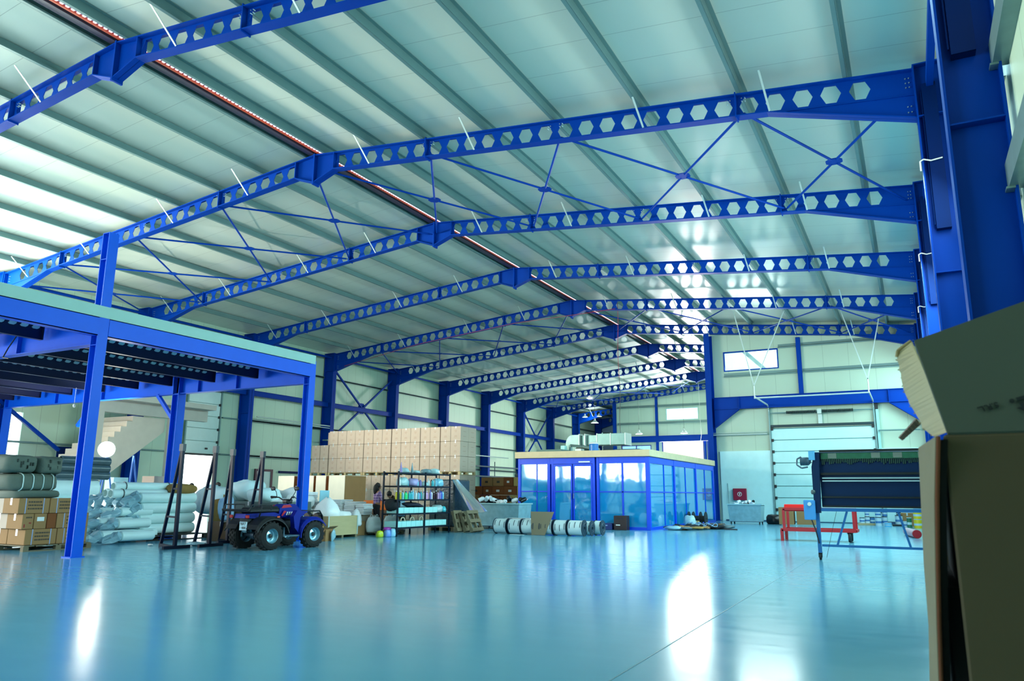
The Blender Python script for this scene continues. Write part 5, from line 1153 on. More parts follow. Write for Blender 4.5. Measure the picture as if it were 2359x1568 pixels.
tub('mottled grey wheeled tub full of black and white parts beside the brown cartons', -12.55, -10.95, 21.2, 22.1, 0.80)
def heap_parts(label, n, x0, x1, y0, y1, z, s, grp, m2=None, seed=5):
    rnd = random.Random(seed); B_ = mat('glossy_black', (8, 16, 26), 0.25); W_ = mat('glossy_white', (225, 235, 240), 0.3)
    for i in range(n):
        x, y = rnd.uniform(x0, x1), rnd.uniform(y0, y1); a, b_ = rnd.uniform(0, 3), rnd.uniform(-0.5, 0.5); w_ = rnd.random() < 0.45
        d = Vector((math.cos(a), math.sin(a), b_)).normalized()*s
        q = MB(); q.tube(-d*0.5, d*0.5, s*0.42, 12); q.tube(d*0.5, d*0.75, s*0.28, 10)
        single(q, 'machine_part', W_ if w_ and not m2 else B_, label % ('white' if w_ and not m2 else 'black'), 'machine part', grp, loc=(x, y, z+rnd.uniform(0, s*0.9)))
heap_parts('%s part heaped in the mottled tub by the brown cartons', 20, -12.4, -11.1, 21.3, 21.9, 0.80, 0.16, 'parts in the tub by the brown cartons')
# brown cartons behind the tub
rnd = random.Random(11); cols = [(CARD_D, 'dark brown'), (CARD, 'brown'), (CARD_Y, 'yellowish'), (CARD_K, 'deep brown')]
k = 0
for r in range(5):
    x = -15.55; c = 0
    while x < -12.45:
        w_ = rnd.choice((0.42, 0.5, 0.55, 0.36)); h = 0.34; top = (1.25, 1.62, 1.9, 1.75, 1.75, 1.5, 1.55)[min(6, int((x+15.55)/0.5))]
        if 0.10+r*h < top-0.1:
            m, n_ = cols[rnd.choice((0, 0, 1)) if x < -14.0 else rnd.choice((2, 2, 1))]
            t = thing('carton', '%s carton in the mixed pile by the cabin, %s layer up, %s along' % (n_, ORD[r], ORD[c]), 'carton', (x, 25.9, 0.02+r*h), 'mixed brown cartons by the cabin')
            yy = 25.9+rnd.uniform(0, 0.05); q = MB(); q.rbox(x, x+w_-0.01, yy, yy+0.5, 0.02+r*h, 0.02+(r+1)*h-0.005, 0.008); q.build('box', m, t)
            q = MB(); q.box(x+w_*0.35, x+w_*0.6, yy-0.003, yy, 0.02+r*h+0.12, 0.02+r*h+0.2); q.build('label_sheet', WHITE if rnd.random() < 0.35 else PRINT, t); k += 1
        x += w_; c += 1
for i in range(5): q = MB(); q.lathe([(0.05, 0), (0.06, 0.06), (0.02, 0.16), (0.001, 0.2)], (-13.55+i*0.17, 26.0, 1.73), 'Z', 8); single(q, 'tool_bottle', mat('grey_tool', (80, 100, 105)), 'grey pointed bottle on the yellowish cartons by the cabin, %s of five' % ORD[i], 'bottle')
# ============================================================ WHITE REELS IN A ROW
REEL = mat('white_reel_drum', (205, 220, 222), 0.45); FLG = mat('dark_reel_flange', (26, 48, 66), 0.4)
def reel(label, x0, x1, y, r, bands, seed):
    t = thing('film_reel', label, 'reel', (x0, y, 0), 'white reels on the floor before the cabin'); rf = r+0.012
    q = MB(); q.lathe([(r*0.97, 0), (r*0.97, x1-x0)], (x0, y, rf), 'X', 28); q.build('drum', REEL, t)
    for x, s in ((x0, 1), (x1, -1)):
        q = MB(); q.lathe([(0.04, 0), (rf, 0), (rf, s*0.018), (0.04, s*0.018), (0.04, 0)], (x, y, rf), 'X', 28); q.lathe([(r*0.55, -s*0.004), (r*0.60, -s*0.010), (r*0.66, -s*0.004)], (x, y, rf), 'X', 24); q.build('flange', FLG, t)
    q = MB(); rnd = random.Random(seed)
    for k in range(bands):
        x = x0+(x1-x0)*(0.15+0.7*k/max(1, bands-1)); a0 = rnd.uniform(2.6, 3.4)
        pts = [(x, y-math.cos(a)*r*0.99, rf+math.sin(a)*r*0.99) for a in [a0-PI+0.12*j for j in range(8)]]; q.path(pts, 0.008, 5)
    q.build('band', FLG, t)
RE = [(-10.53, -10.12, 'first from the leaning pallets'), (-10.07, -9.68, 'second from the leaning pallets'), (-9.66, -9.27, 'just before the cardboard sheet'), (-9.10, -8.72, 'just past the cardboard sheet'), (-8.68, -8.30, 'middle one past the cardboard sheet'), (-8.27, -7.84, 'at the open end of the row')]
for i, (a, b_, n_) in enumerate(RE): reel('white reel with dark flanges lying on its side, '+n_, a, b_, 19.0, 0.20, 3, i)
reel('white reel set slightly behind the open end of the reel row', -7.98, -7.74, 19.30, 0.19, 2, 7)
reel('narrow reel set well behind the open end of the reel row', -7.82, -7.60, 19.72, 0.19, 2, 8)
q = MB(); q.cbox((0, 0, 0), (0.80, 0.45, 0.03), 0, 0, 0); single(q, 'pale_board', mat('pale_board', (190, 195, 195), 0.6), 'pale flat board lying behind the tops of the white reels', 'board', loc=(-10.0, 19.50, 0.40))
q = MB(); q.box(-10.35, -9.7, 19.30, 19.68, 0, 0.38); single(q, 'carton', CARD_K, 'dark carton under the pale flat board behind the reels', 'carton')
M = Matrix.Rotation(-0.12, 4, 'X')
q = MB(); q.add([tuple(M @ Vector(v)) for v in [(-0.28, 0, 0), (0.12, 0, 0), (0.36, 0, 0.62), (-0.34, 0, 0.62), (-0.28, 0.012, 0), (0.12, 0.012, 0), (0.36, 0.012, 0.62), (-0.34, 0.012, 0.62)]], [(0, 1, 2, 3), (7, 6, 5, 4), (0, 4, 5, 1), (2, 6, 7, 3), (1, 5, 6, 2), (0, 3, 7, 4)])
single(q, 'cardboard_sheet', mat('grey_brown_card', (136, 122, 98), 0.85), 'grey brown cardboard sheet standing among the white reels', 'cardboard', loc=(-9.03, 18.78, 0.005))
q = MB(); q.box(-9.9, -9.5, 18.62, 18.74, 0, 0.006); single(q, 'paper_strip', WHITE, 'white paper strip on the floor under the reels', 'paper')

# ============================================================ GLASS CABIN
t = thing('glass_cabin', 'blue framed glass cabin with a plywood roof in the middle of the hall', 'cabin', (-12.0, 23.2, 0))
X0, X1, Y0, Y1 = -12.0, -7.36, 23.2, 31.95; ZT = 2.28
def fpost(a, b_, c, d, z0=0.0, z1=ZT, nm='post'): q = MB(); q.rbox(a, b_, c, d, z0, z1, 0.006); q.build(nm, BLUE_B, t)
for xm, w_ in ((-11.97, 0.10), (-10.86, 0.10), (-10.72, 0.09), (-9.24, 0.09), (-9.10, 0.09), (-7.42, 0.13)): fpost(xm-w_/2, xm+w_/2, Y0, Y0+0.10)
for xm, w_ in ((-11.31, 0.035), (-8.26, 0.06)): fpost(xm-w_/2, xm+w_/2, Y0+0.02, Y0+0.06, 0.1, 2.1, 'mullion')
for a, b_ in ((-12.0, -10.91), (-10.81, -9.28), (-9.05, -7.48)):
    q = MB(); q.box(a, b_, Y0+0.005, Y0+0.09, 2.08, ZT); q.build('top_rail', BLUE_B, t)
    q = MB(); q.box(a, b_, Y0+0.005, Y0+0.09, 0.0, 0.09); q.build('bottom_rail', BLUE_B, t)
    if a != -10.81: q = MB(); q.box(a, b_, Y0+0.02, Y0+0.07, 1.155, 1.195); q.build('mid_rail', BLUE_B, t)
CG = glass_mat('cabin_glass', (20, 168, 240), 0.26, 0.045, 0.75)
def pane(x0, x1, z0, z1, y=Y0+0.04): q = MB(); q.box(x0, x1, y, y+0.006, z0, z1); q.build('glass_pane', CG, t)
for a, b_ in ((-11.92, -11.33), (-11.29, -10.91), (-9.05, -8.29), (-8.23, -7.48)):
    pane(a, b_, 1.195, 2.08); pane(a, b_, 0.09, 1.155)
for a, b_, hx in ((-10.67, -10.00, -10.06), (-9.97, -9.29, -9.93)):       # the two door leaves
    d = MB(); y = Y0-0.005
    for u, v, c, e in ((a, a+0.05, 0.03, 2.07), (b_-0.05, b_, 0.03, 2.07), (a+0.05, b_-0.05, 2.0, 2.07), (a+0.05, b_-0.05, 0.03, 0.13), (a+0.05, b_-0.05, 1.15, 1.20)): d.box(u, v, y, y+0.05, c, e)
    dd = d.build('door', BLUE_B, t)
    for c, e in ((0.13, 1.15), (1.20, 2.0)): q = MB(); q.box(a+0.05, b_-0.05, y+0.02, y+0.026, c, e); q.build('glass_pane', CG, dd)
    q = MB(); q.tube((hx, y-0.035, 0.95), (hx, y-0.035, 1.12), 0.010, 8); q.tube((hx, y-0.035, 0.97), (hx, y, 0.97), 0.008, 6); q.tube((hx, y-0.035, 1.10), (hx, y, 1.10), 0.008, 6); q.build('door_handle', BOLT, dd)
q = MB(); q.box(-9.75, -9.35, Y0-0.04, Y0+0.0, 2.12, 2.16); q.build('door_closer', GALV_L, t)
YM = [(24.9, 0), (26.1, 1), (27.6, 0), (29.06, 1), (30.5, 0), (31.9, 1)]; pv = Y0+0.10
for y, thick in YM:
    if thick: fpost(X1-0.10, X1, y-0.07, y+0.07)
    else: fpost(X1-0.06, X1-0.02, y-0.02, y+0.02, 0.1, 2.1, 'mullion')
    w_ = 0.07 if thick else 0.02
    for c, e in ((0.09, 1.155), (1.195, 2.08)): q = MB(); q.box(X1-0.05, X1-0.044, pv, y-w_, c, e); q.build('glass_pane', CG, t)
    pv = y+w_
for z0, z1 in ((0, 0.09), (1.155, 1.195), (2.08, ZT)):
    q = MB(); q.box(X1-0.08, X1-0.01, Y0+0.10, Y1, z0, z1); q.build('side_rail', BLUE_B, t)
q = MB(); q.box(X0, X0+0.02, Y0+0.1, Y1, 0, ZT); q.box(X0+0.02, X1-0.1, Y1-0.02, Y1, 0, ZT); q.build('rear_panel', mat('pale_blue_cabin_panel', (110, 175, 205), 0.5), t)
q = MB(); q.rbox(X0-0.10, X1+0.06, Y0-0.10, Y1+0.05, ZT+0.005, 2.50, 0.008); q.build('roof_board', mat('knotty_plywood', (205, 186, 148), 0.7, var=0.16, scale=3.5), t)
# things inside the cabin, seen through the glass
for i, (x0, x1, y0, y1, h, m, n_, c_) in enumerate(((-10.0, -8.8, 25.0, 25.7, 0.75, mat('cabin_bench', (60, 110, 120), 0.6), 'workbench standing inside the glass cabin near the doors', 'workbench'), (-8.6, -8.0, 24.2, 24.8, 0.95, mat('green_cabinet', (70, 130, 90), 0.6), 'green cabinet inside the glass cabin beside the dark crate', 'cabinet'), (-11.6, -10.9, 24.6, 25.4, 0.7, mat('pale_bundle', (150, 190, 210), 0.7, bump=0.4), 'pale bundle inside the glass cabin behind its end pane', 'bundle'), (-9.2, -8.7, 24.0, 24.4, 0.45, CARD_Y, 'yellowish carton on the floor inside the glass cabin', 'carton'))):
    q = MB(); q.rbox(x0, x1, y0, y1, h-0.06, h, 0.01)
    if c_ == 'workbench':
        for a in (x0+0.02, x1-0.07):
            for b_ in (y0+0.02, y1-0.07): q.box(a, a+0.05, b_, b_+0.05, 0, h-0.06)
    else: q.rbox(x0+0.02, x1-0.02, y0+0.02, y1-0.02, 0, h-0.06, 0.01)
    single(q, c_, m, n_, c_)
q = MB(); q.tube((-8.95, 23.33, 0.1), (-8.90, 23.33, 0.85), 0.02, 8); single(q, 'white_tube', WHITE, 'white tube leaning inside the cabin glass next to the dark crate', 'tube')
t = thing('bottle_crate', 'dark red brown crate standing in front of the cabin corner', 'crate', (-8.43, 22.9, 0))
q = MB(); q.rbox(-8.45, -8.03, 22.86, 23.14, 0.0, 0.44, 0.01); q.build('box', mat('dark_red_crate', (40, 22, 26), 0.5), t)
q = MB(); q.box(-8.38, -8.24, 22.855, 22.86, 0.14, 0.17); q.build('print', WHITE, t); q = MB(); q.box(-8.35, -8.14, 22.853, 22.86, 0.33, 0.39); q.build('grip_slot', BLACK, t)
t = thing('blue_crate', 'low dark blue crate in front of the cabin beside the dark red brown crate', 'crate', (-8.85, 22.9, 0))
q = MB(); q.rbox(-8.88, -8.52, 22.86, 23.14, 0.0, 0.20, 0.01); q.build('box', mat('dark_blue_crate', (14, 44, 110), 0.5), t); q = MB(); q.box(-8.80, -8.66, 22.855, 22.86, 0.12, 0.15); q.build('print', STRAPW, t)
# on the cabin roof
DUCT = mat('galvanised_duct', (92, 122, 118), 0.28, metal=0.6, var=0.2, scale=4, bump=0.2, bscale=3)
t = thing('air_duct', 'shiny galvanised duct with a curved elbow on the cabin roof', 'air duct', (-12, 29, 2.5))
q = MB(); pts = []
for k in range(7): a = PI/2*k/6; pts.append((-12.35-0.42*math.sin(PI/2-a)*0+(-0.35+0.35*(1-math.cos(a)))*1.0, 3.05+0.43*math.sin(a)))
pts = [(-13.02+0.0, 2.52), (-13.02, 3.10)]+[(-12.72-0.30*math.cos(a), 3.10+0.38*math.sin(a)) for a in [PI/2*k/6 for k in range(1, 7)]]+[(-12.40, 3.48), (-12.40, 3.06), (-12.50, 3.02), (-12.58, 2.92), (-12.60, 2.52)]
q.prism([(x+0.42, z) for x, z in pts], 28.6, 29.2); q.build('elbow', DUCT, t)
q = MB(); q.rbox(-11.98, -11.20, 28.7, 29.15, 3.06, 3.46, 0.01); q.build('duct_section', DUCT, t)
q = MB(); q.rbox(-11.20, -10.0, 28.55, 29.25, 3.04, 3.50, 0.01); q.build('duct_section', DUCT, t)
q = MB(); 
for x in (-11.98, -11.72, -11.20, -10.62, -10.0): q.box(x-0.015, x+0.015, 28.53, 29.27, 3.03, 3.51)
q.build('joint_flange', GALV_L, t)
q = MB(); 
for x in (-11.1, -10.3): q.tube((x, 28.9, 2.5), (x, 28.9, 3.04), 0.02, 6); q.tube((x, 28.9, 3.50), (x, 28.9, 3.56), 0.03, 6)
q.build('duct_support', GALV, t)
q = MB(); q.rbox(-12.0, -11.0, 24.6, 25.3, 2.502, 2.66, 0.01); single(q, 'roof_board_stack', mat('grey_green_board', (90, 120, 116), 0.7), 'grey green board stack lying on the near edge of the cabin roof', 'board')
q = MB(); q.rbox(-10.75, -10.50, 25.2, 25.5, 2.502, 2.70, 0.01); single(q, 'metal_box', GALV_L, 'small bright metal box on the cabin roof beside the blue drum', 'box')
q = MB(); q.rbox(-12.12-0.0, -11.95, 27.0, 27.25, 2.502, 2.95, 0.01); single(q, 'switch_box', mat('pale_switch_box', (180, 235, 235), 0.5), 'pale upright box at the corner of the cabin roof below the duct elbow', 'box')
t = thing('blue_drum', 'blue drum with a white domed lid on the cabin roof', 'drum', (-9.93, 25, 2.5))
q = MB(); q.lathe([(0.001, 2.502), (0.155, 2.502), (0.165, 2.6), (0.165, 2.80), (0.155, 2.84)], (-9.93, 25.0, 0), 'Z', 24); q.build('drum', mat('drum_blue', (20, 110, 190), 0.35), t)
q = MB(); q.lathe([(0.17, 2.84), (0.165, 2.87), (0.10, 2.905), (0.001, 2.915)], (-9.93, 25.0, 0), 'Z', 24); q.build('lid', WHITE, t)
q = MB(); q.path([(-11.9, 27.5, 2.98), (-11.0, 26.6, 2.86), (-10.2, 26.2, 2.72)], 0.05, 8); q.tube((-11.9, 27.5, 2.5), (-11.9, 27.5, 3.0), 0.07, 8); single(q, 'exhaust_pipe', GALV, 'grey pipe sloping across the cabin roof behind the blue drum', 'pipe')
q = MB(); q.rbox(-11.0, -9.9, 30.0, 30.6, 2.502, 2.95, 0.02); single(q, 'air_unit', mat('grey_blue_unit', (80, 120, 140), 0.5), 'grey blue unit on the cabin roof under the straight duct', 'air unit')

# hanging cord and lamps
t = thing('hanging_cable', 'long thin red and black cord hanging from the roof to the cabin roof', 'cord', (-10.25, 28.7, 2.5))
rnd = random.Random(4); pts = [(-10.28+0.02*math.sin(i*0.9), 28.75, 8.95-i*0.40) for i in range(9)]; q = MB(); q.path(pts, 0.011, 5); q.build('red_length', mat('red_cord', (150, 30, 60), 0.5), t)
pts = [pts[-1]]+[(-10.26+0.025*math.sin(i*1.1), 28.75, 5.75-i*0.40) for i in range(1, 8)]+[(-10.24, 28.75, 2.51)]; q = MB(); q.path(pts, 0.011, 5); q.build('dark_length', mat('dark_cord', (40, 26, 40), 0.5), t)
q = MB(); q.path([(XR+0.6, FY[4]-0.13, 8.55), (-15, FY[4]-0.13, 8.46), (-20, FY[4]-0.13, 7.98), (-24.5, FY[4]-0.13, 7.25)], 0.012, 5); q.path([(XR+0.6, FY[4]-0.13, 8.55), (-10.28, FY[4]-0.13, 8.60)], 0.012, 5); single(q, 'red_cable', mat('red_cord', (0, 0, 0)), 'red cable running along the underside of the fifth roof frame', 'cable')
def pendant(label, x, y, z, ztop):
    t = thing('pendant_lamp', label, 'lamp', (x, y, z), 'industrial pendant lamps')
    q = MB(); q.lathe([(0.235, -0.12), (0.22, -0.09), (0.12, 0.0), (0.06, 0.04), (0.05, 0.16), (0.001, 0.18)], (x, y, z), 'Z', 20); q.lathe([(0.225, -0.12), (0.11, -0.01), (0.001, 0.0)], (x, y, z), 'Z', 20); q.build('lamp_shade', mat('enamel_lamp_shade', (215, 225, 225), 0.35), t)
    q = MB(); q.lathe([(0.001, -0.10), (0.14, -0.10), (0.14, -0.07), (0.001, -0.05)], (x, y, z), 'Z', 16); q.build('bulb', mat('lamp_bulb_glow', (255, 255, 255), 0.4, emit=(240, 255, 255), estr=9.0), t)
    q = MB(); q.path([(x-0.05, y, z+0.15), (x-0.04, y, z+0.26), (x, y, z+0.30), (x, y, ztop)], 0.008, 5); q.path([(x+0.05, y, z+0.15), (x+0.04, y, z+0.26), (x, y, z+0.30)], 0.008, 5); q.build('wire', BLACK, t)
def lampl(x, y, z, e):
    l = bpy.data.lights.new('pendant_bulb', 'POINT'); l.energy = e; l.color = (0.85, 1.0, 0.97); l.shadow_soft_size = 0.16
    o = bpy.data.objects.new('pendant_bulb', l); COL.objects.link(o); o.location = (x*S, y*S, (z-0.2)*S)
for _l in ((-17.55, 44.4, 5.63, 110), (-16.37, 49.6, 5.27, 260), (-13.25, 49.6, 5.22, 260), (-23.8, 59.5, 7.4, 120)): lampl(*_l)
pendant('white pendant lamp hanging above the duct before the dark recess', -17.55, 44.4, 5.63, zt(-17.55))
pendant('white pendant lamp hanging in front of the violet framed low window', -16.37, 49.6, 5.27, zt(-16.37))
pendant('white pendant lamp hanging under the bright far window beside the corner column', -13.25, 49.6, 5.22, zt(-13.25))
for x, n_ in ((-24.4, 'farther from the corner'), (-23.1, 'nearer the corner')):
    pendant('small pendant lamp in the dark recess, '+n_, x, 59.5, 7.65, zt(x))
q = MB(); q.path([(-12.3, 50.2, 9.19), (-12.3, 50.2, 6.2), (-12.25, 50.2, 5.0), (-12.35, 50.2, 4.5)], 0.012, 5); single(q, 'hanging_cable', WC, 'thin pale cable dangling beside the corner column before the backlit sheets', 'cable')

# ============================================================ REEL AND RUBBISH BESIDE THE CABIN
t = thing('cable_reel', 'black cable reel with two flanges standing among rubbish beside the cabin', 'reel', (-7.0, 27.4, 0))
RB = mat('black_reel', (16, 22, 30), 0.5)
for x in (-7.26, -7.10, -6.84, -6.66): q = MB(); q.lathe([(0.03, -0.012), (0.25, -0.012), (0.25, 0.012), (0.03, 0.012)], (x, 27.4, 0.26), 'X', 26); q.build('flange', RB, t)
q = MB(); q.lathe([(0.11, -7.26), (0.11, -6.66)], (0, 27.4, 0.26), 'X', 20); q.build('core', mat('dark_core', (40, 44, 44), 0.6), t)
cart('small yellowish carton in front of the black cable reel', -7.0, -6.82, 26.95, 27.12, 0, 0.20, CARD_Y)
cols = [('brown', BSACK), ('dark', mat('dark_rag', (26, 30, 36), 0.8)), ('pale', PLAS), ('grey', mat('grey_rag', (90, 110, 116), 0.8)), ('tan', CARD)]
spots = [(-7.05, 24.3), (-6.85, 23.95), (-6.6, 24.2), (-6.9, 24.7), (-6.45, 24.0), (-6.3, 24.5), (-6.55, 25.0), (-6.1, 24.9), (-6.3, 25.6), (-6.0, 25.4), (-5.85, 25.9), (-6.5, 25.9), (-6.7, 25.5), (-5.75, 25.4), (-5.6, 25.7), (-6.0, 26.5)]
for i, (x, y) in enumerate(spots):
    n_, m = cols[(i*2) % 5 if i % 3 else 1]; q = MB(); q.blob((0, 0, 0), (random.uniform(0.14, 0.3), random.uniform(0.12, 0.25), random.uniform(0.03, 0.08)), i+40, 0.35, 14, 7); single(q, 'crumpled_scrap', m, '%s crumpled scrap in the rubbish beside the cabin' % n_, 'scrap', 'rubbish beside the cabin', (x, y, 0.07))
baggy('clear crumpled plastic bag leaning on the black cable reel', (-6.95, 26.3, 0), 0.36, 0.36, 0.40, CLB, 70, False)
for i in range(3):
    q = MB(); rnd = random.Random(i+3); pts = []; x, y = (-6.9+0.35*i, 25.8-0.3*i)
    for k in range(15): a = k*0.7; pts.append((x+0.16*math.cos(a)+k*0.03, y+0.12*math.sin(a), 0.12+0.06*math.sin(k*1.3)+0.02)); 
    q.path(pts, 0.010, 5); single(q, 'wire_tangle', mat('pale_blue_wire', (130, 180, 220), 0.4), 'pale blue wire tangle on the rubbish, %s from the cabin corner' % ORD[i], 'wire')
q = MB(); q.cbox((0, 0, 0), (0.9, 0.35, 0.05), 0.25); single(q, 'plank', mat('brown_plank', (110, 80, 60), 0.8), 'brown plank lying behind the rubbish beside the cabin', 'plank', loc=(-6.35, 26.9, 0.10))
q = MB(); q.box(-5.55, -5.15, 25.2, 25.32, 0, 0.035); single(q, 'dark_strip', RB, 'flat dark blue strip on the floor at the outer end of the rubbish', 'strip')
for i, (x, n_) in enumerate(((-7.52, 'nearer the cabin'), (-7.20, 'nearer the tub'))):
    q = MB(); q.tube((x, 33.9, 0.02), (x-0.06, 34.1, 1.6), 0.012, 6); q.lathe([(0.001, 0), (0.04, 0), (0.04, 0.05), (0.012, 0.06)], (x, 33.9, 0), 'Z', 8); single(q, 'thin_pole', GALV, 'thin pole leaning on the pale plinth, '+n_, 'pole')

# ============================================================ BACK WALL BY THE SECTIONAL DOOR
t = thing('sectional_door', 'tall white sectional door in the gable behind the dark blue machine', 'door', (-3.3, YG, 0))
DW = mat('white_door_panel', (186, 226, 224), 0.45)
for i in range(8): z = 0.03+i*0.488; q = MB(); q.rbox(gdoor[0]-0.03, gdoor[1]+0.03, YG-0.07, YG-0.02, z, z+0.466, 0.012); q.box(gdoor[0]-0.03, gdoor[1]+0.03, YG-0.072, YG-0.068, z+0.225, z+0.232); q.build('door_panel', DW, t)
q = MB(); q.box(gdoor[0]-0.03, gdoor[1]+0.03, YG-0.018, YG-0.004, 0.02, 3.95); q.build('joint_backing', mat('door_joint_grey', (60, 120, 126), 0.6), t)
q = MB(); q.box(gdoor[0]-0.05, gdoor[1]+0.05, YG-0.11, YG-0.0, 3.99, 4.09); q.build('top_seal', mat('dark_green_seal', (6, 44, 52), 0.5), t)
for s, x in ((1, gdoor[0]-0.06), (-1, gdoor[1]+0.06)):
    q = MB(); q.box(x-0.03, x+0.03, YG-0.14, YG-0.02, 0, 4.95); q.build('side_rail', GALV, t)
    q = MB(); q.box(x-0.02, x+0.02, 30.85, YG-0.35, 4.92, 4.98); q.path([(x, YG-0.08, 4.4), (x, YG-0.12, 4.75), (x, YG-0.25, 4.90), (x, YG-0.5, 4.95)], 0.03, 6); q.build('ceiling_track', GALV_L, t)
    for i in range(8): q = MB(); q.box(x+s*0.04, x+s*0.13, YG-0.12, YG-0.06, 0.44+i*0.488, 0.56+i*0.488); q.build('hinge', BLACK, t)
q = MB(); q.tube((gdoor[0]-0.08, 30.85, 4.90), (gdoor[1]+0.08, 30.85, 4.90), 0.03, 8); q.build('rear_tie_bar', GALV_L, t)
for x, xa, xb in ((gdoor[0]-0.06, -6.0, -4.0), (gdoor[1]+0.06, -1.95, -0.55)):
    q = MB(); q.tube((x, 30.85, 4.9), (x, 30.85, 5.4), 0.025, 6); q.bar((x, 30.85, 5.4), (xa, 30.85, zt(xa)), 0.035, 0.035); q.bar((x, 30.85, 5.4), (xb, 30.85, zt(xb)), 0.035, 0.035); q.build('hanger', GALV_L, t)
q = MB(); q.tube((gdoor[0], YG-0.20, 4.60), (gdoor[1], YG-0.20, 4.60), 0.02, 8); q.build('spring_shaft', GALV, t)
for a, b_ in ((-4.62, -3.38), (-3.18, -1.95)):
    q = MB(); n = int((b_-a)/0.055)
    for i in range(n): q.lathe([(0.055, -0.018), (0.075, 0.0), (0.055, 0.018)], (a+0.03+i*0.055, YG-0.20, 4.60), 'X', 10)
    q.build('torsion_spring', mat('black_spring', (14, 24, 26), 0.4), t)
q = MB(); q.box(-3.36, -3.20, YG-0.26, YG-0.06, 4.50, 4.70); q.box(-3.36, -3.20, YG-0.08, YG-0.05, 4.09, 4.50); q.build('spring_bracket', GALV_L, t)
q = MB(); q.box(gdoor[1]+0.12, gdoor[1]+0.22, YG-0.12, YG-0.02, 0, 4.6); q.build('jamb_post', mat('pale_jamb', (150, 205, 205), 0.5), t)
q = MB(); q.box(gdoor[1]+0.10, gdoor[1]+0.22, YG-0.16, YG-0.06, 4.60, 4.95); q.build('chain_hoist', BLACK, t)
t = thing('fire_hose_box', 'red fire hose box with a round white sign on the pale plinth', 'fire hose box', (-6.75, YG-0.3, 0.88))
q = MB(); q.rbox(-7.02, -6.46, YG-0.28, YG-0.11, 0.88, 1.38, 0.01); q.build('box', mat('fire_box_red', (150, 12, 50), 0.4), t)
q = MB(); q.lathe([(0.075, -0.004), (0.095, -0.004), (0.095, 0.0), (0.075, 0.0)], (-6.74, YG-0.282, 1.14), 'Y', 24); q.box(-6.76, -6.735, YG-0.286, YG-0.281, 1.08, 1.19); q.box(-6.735, -6.70, YG-0.286, YG-0.281, 1.17, 1.19); q.box(-6.735, -6.71, YG-0.286, YG-0.281, 1.125, 1.145); q.build('round_sign', WHITE, t)
tub('mottled grey wheeled tub full of black parts under the red fire hose box', -6.55, -5.28, 30.5, 31.3, 0.76)
heap_parts('%s part heaped in the mottled tub under the red fire hose box', 16, -6.4, -5.5, 30.6, 31.1, 0.74, 0.13, 'parts in the tub under the fire hose box', seed=9)
baggy('black rubbish bag on the floor between the tub and the brown cartons', (-4.95, 31.4, 0), 0.55, 0.5, 0.36, mat('black_bag', (8, 16, 24), 0.35, bump=0.3), 61, False)
cart('brown carton standing behind the red trolley, nearer the rubbish bag', -4.62, -4.1, 30.3, 30.8, 0.03, 0.66, CARD); cart('brown carton standing behind the red trolley, nearer the machine', -4.0, -3.35, 30.4, 30.9, 0.03, 0.64, CARD)
# red trolley
RED = mat('red_painted_steel', (170, 14, 26), 0.4)
t = thing('red_trolley', 'red steel trolley frame carrying a red roller behind the dark blue machine', 'trolley', (-2.2, 20.4, 0))
def rb(a, b_, w_=0.06): q = MB(); q.bar(a, b_, w_, w_); return q
xa, xb, ya, yb = -3.0, -1.32, 20.05, 20.75
for y in (ya, yb):
    rb((xa, y, 0.27), (xb, y, 0.27), 0.07).build('bed_rail', RED, t); rb((xa+0.05, y, 0.77), (xb, y, 0.77)).build('top_rail', RED, t)
    for x in (xa+0.06, xb-0.03): rb((x, y, 0.27), (x, y, 0.77)).build('upright', RED, t)
    rb((xa, y, 0), (xa, y, 0.27), 0.07).build('front_leg', RED, t)
for x in (xa, xb): rb((x, ya, 0.27), (x, yb, 0.27), 0.06).build('cross_bar', RED, t)
q = MB(); q.box(xa+0.03, xb-0.03, ya+0.03, yb-0.03, 0.265, 0.28); q.build('bed_sheet', mat('dark_red_sheet', (104, 10, 22), 0.5), t)
for y in (ya+0.05, yb-0.05):
    q = MB(); q.lathe([(0.001, -0.03), (0.11, -0.03), (0.125, 0), (0.11, 0.03), (0.001, 0.03)], (xb-0.15, y, 0.125), 'X', 20); q.box(xb-0.20, xb-0.10, y-0.03, y+0.03, 0.2, 0.25); q.build('wheel', BLACK, t)
q = MB(); q.tube((xa+0.08, ya+0.1, 0.80), (xa+0.75, ya+0.1, 0.80), 0.085, 18); q.build('red_roller', mat('bright_red_roller', (205, 20, 16), 0.35), t)
# dark blue machine
t = thing('screen_machine', 'large dark blue sheet metal machine on a light blue wheeled frame', 'machine', (-0.8, 14.6, 0))
MBL = mat('machine_dark_blue', (2, 36, 72), 0.45, spec=0.2, var=0.12, scale=1.2); MLB = mat('machine_light_blue', (26, 100, 160), 0.4)
q = MB(); q.rbox(-1.48, 0.42, 14.62, 14.80, 0.90, 1.86, 0.01); q.build('main_panel', MBL, t)
q = MB(); q.box(-1.46, 0.42, 14.56, 14.615, 1.86, 1.90); q.box(-1.46, 0.42, 14.58, 14.615, 1.46, 1.50); q.box(-1.46, 0.42, 14.58, 14.615, 1.06, 1.09); q.box(-1.46, 0.42, 14.58, 14.615, 0.90, 0.93); q.build('dark_rib', mat('machine_black_rib', (2, 12, 16), 0.4), t)
q = MB(); q.box(-1.44, 0.42, 14.585, 14.61, 1.74, 1.845); q.build('green_band', mat('green_stained_band', (24, 92, 62), 0.5, var=0.5, scale=8), t)
q = MB()
for i, x in enumerate((-1.32, -0.62, -0.28, 0.1)): q.box(x, x+0.14, 14.578, 14.585, 1.75, 1.84)
q.build('paper_patch', mat('grey_patch', (110, 120, 106), 0.6), t)
q = MB(); rnd = random.Random(2)
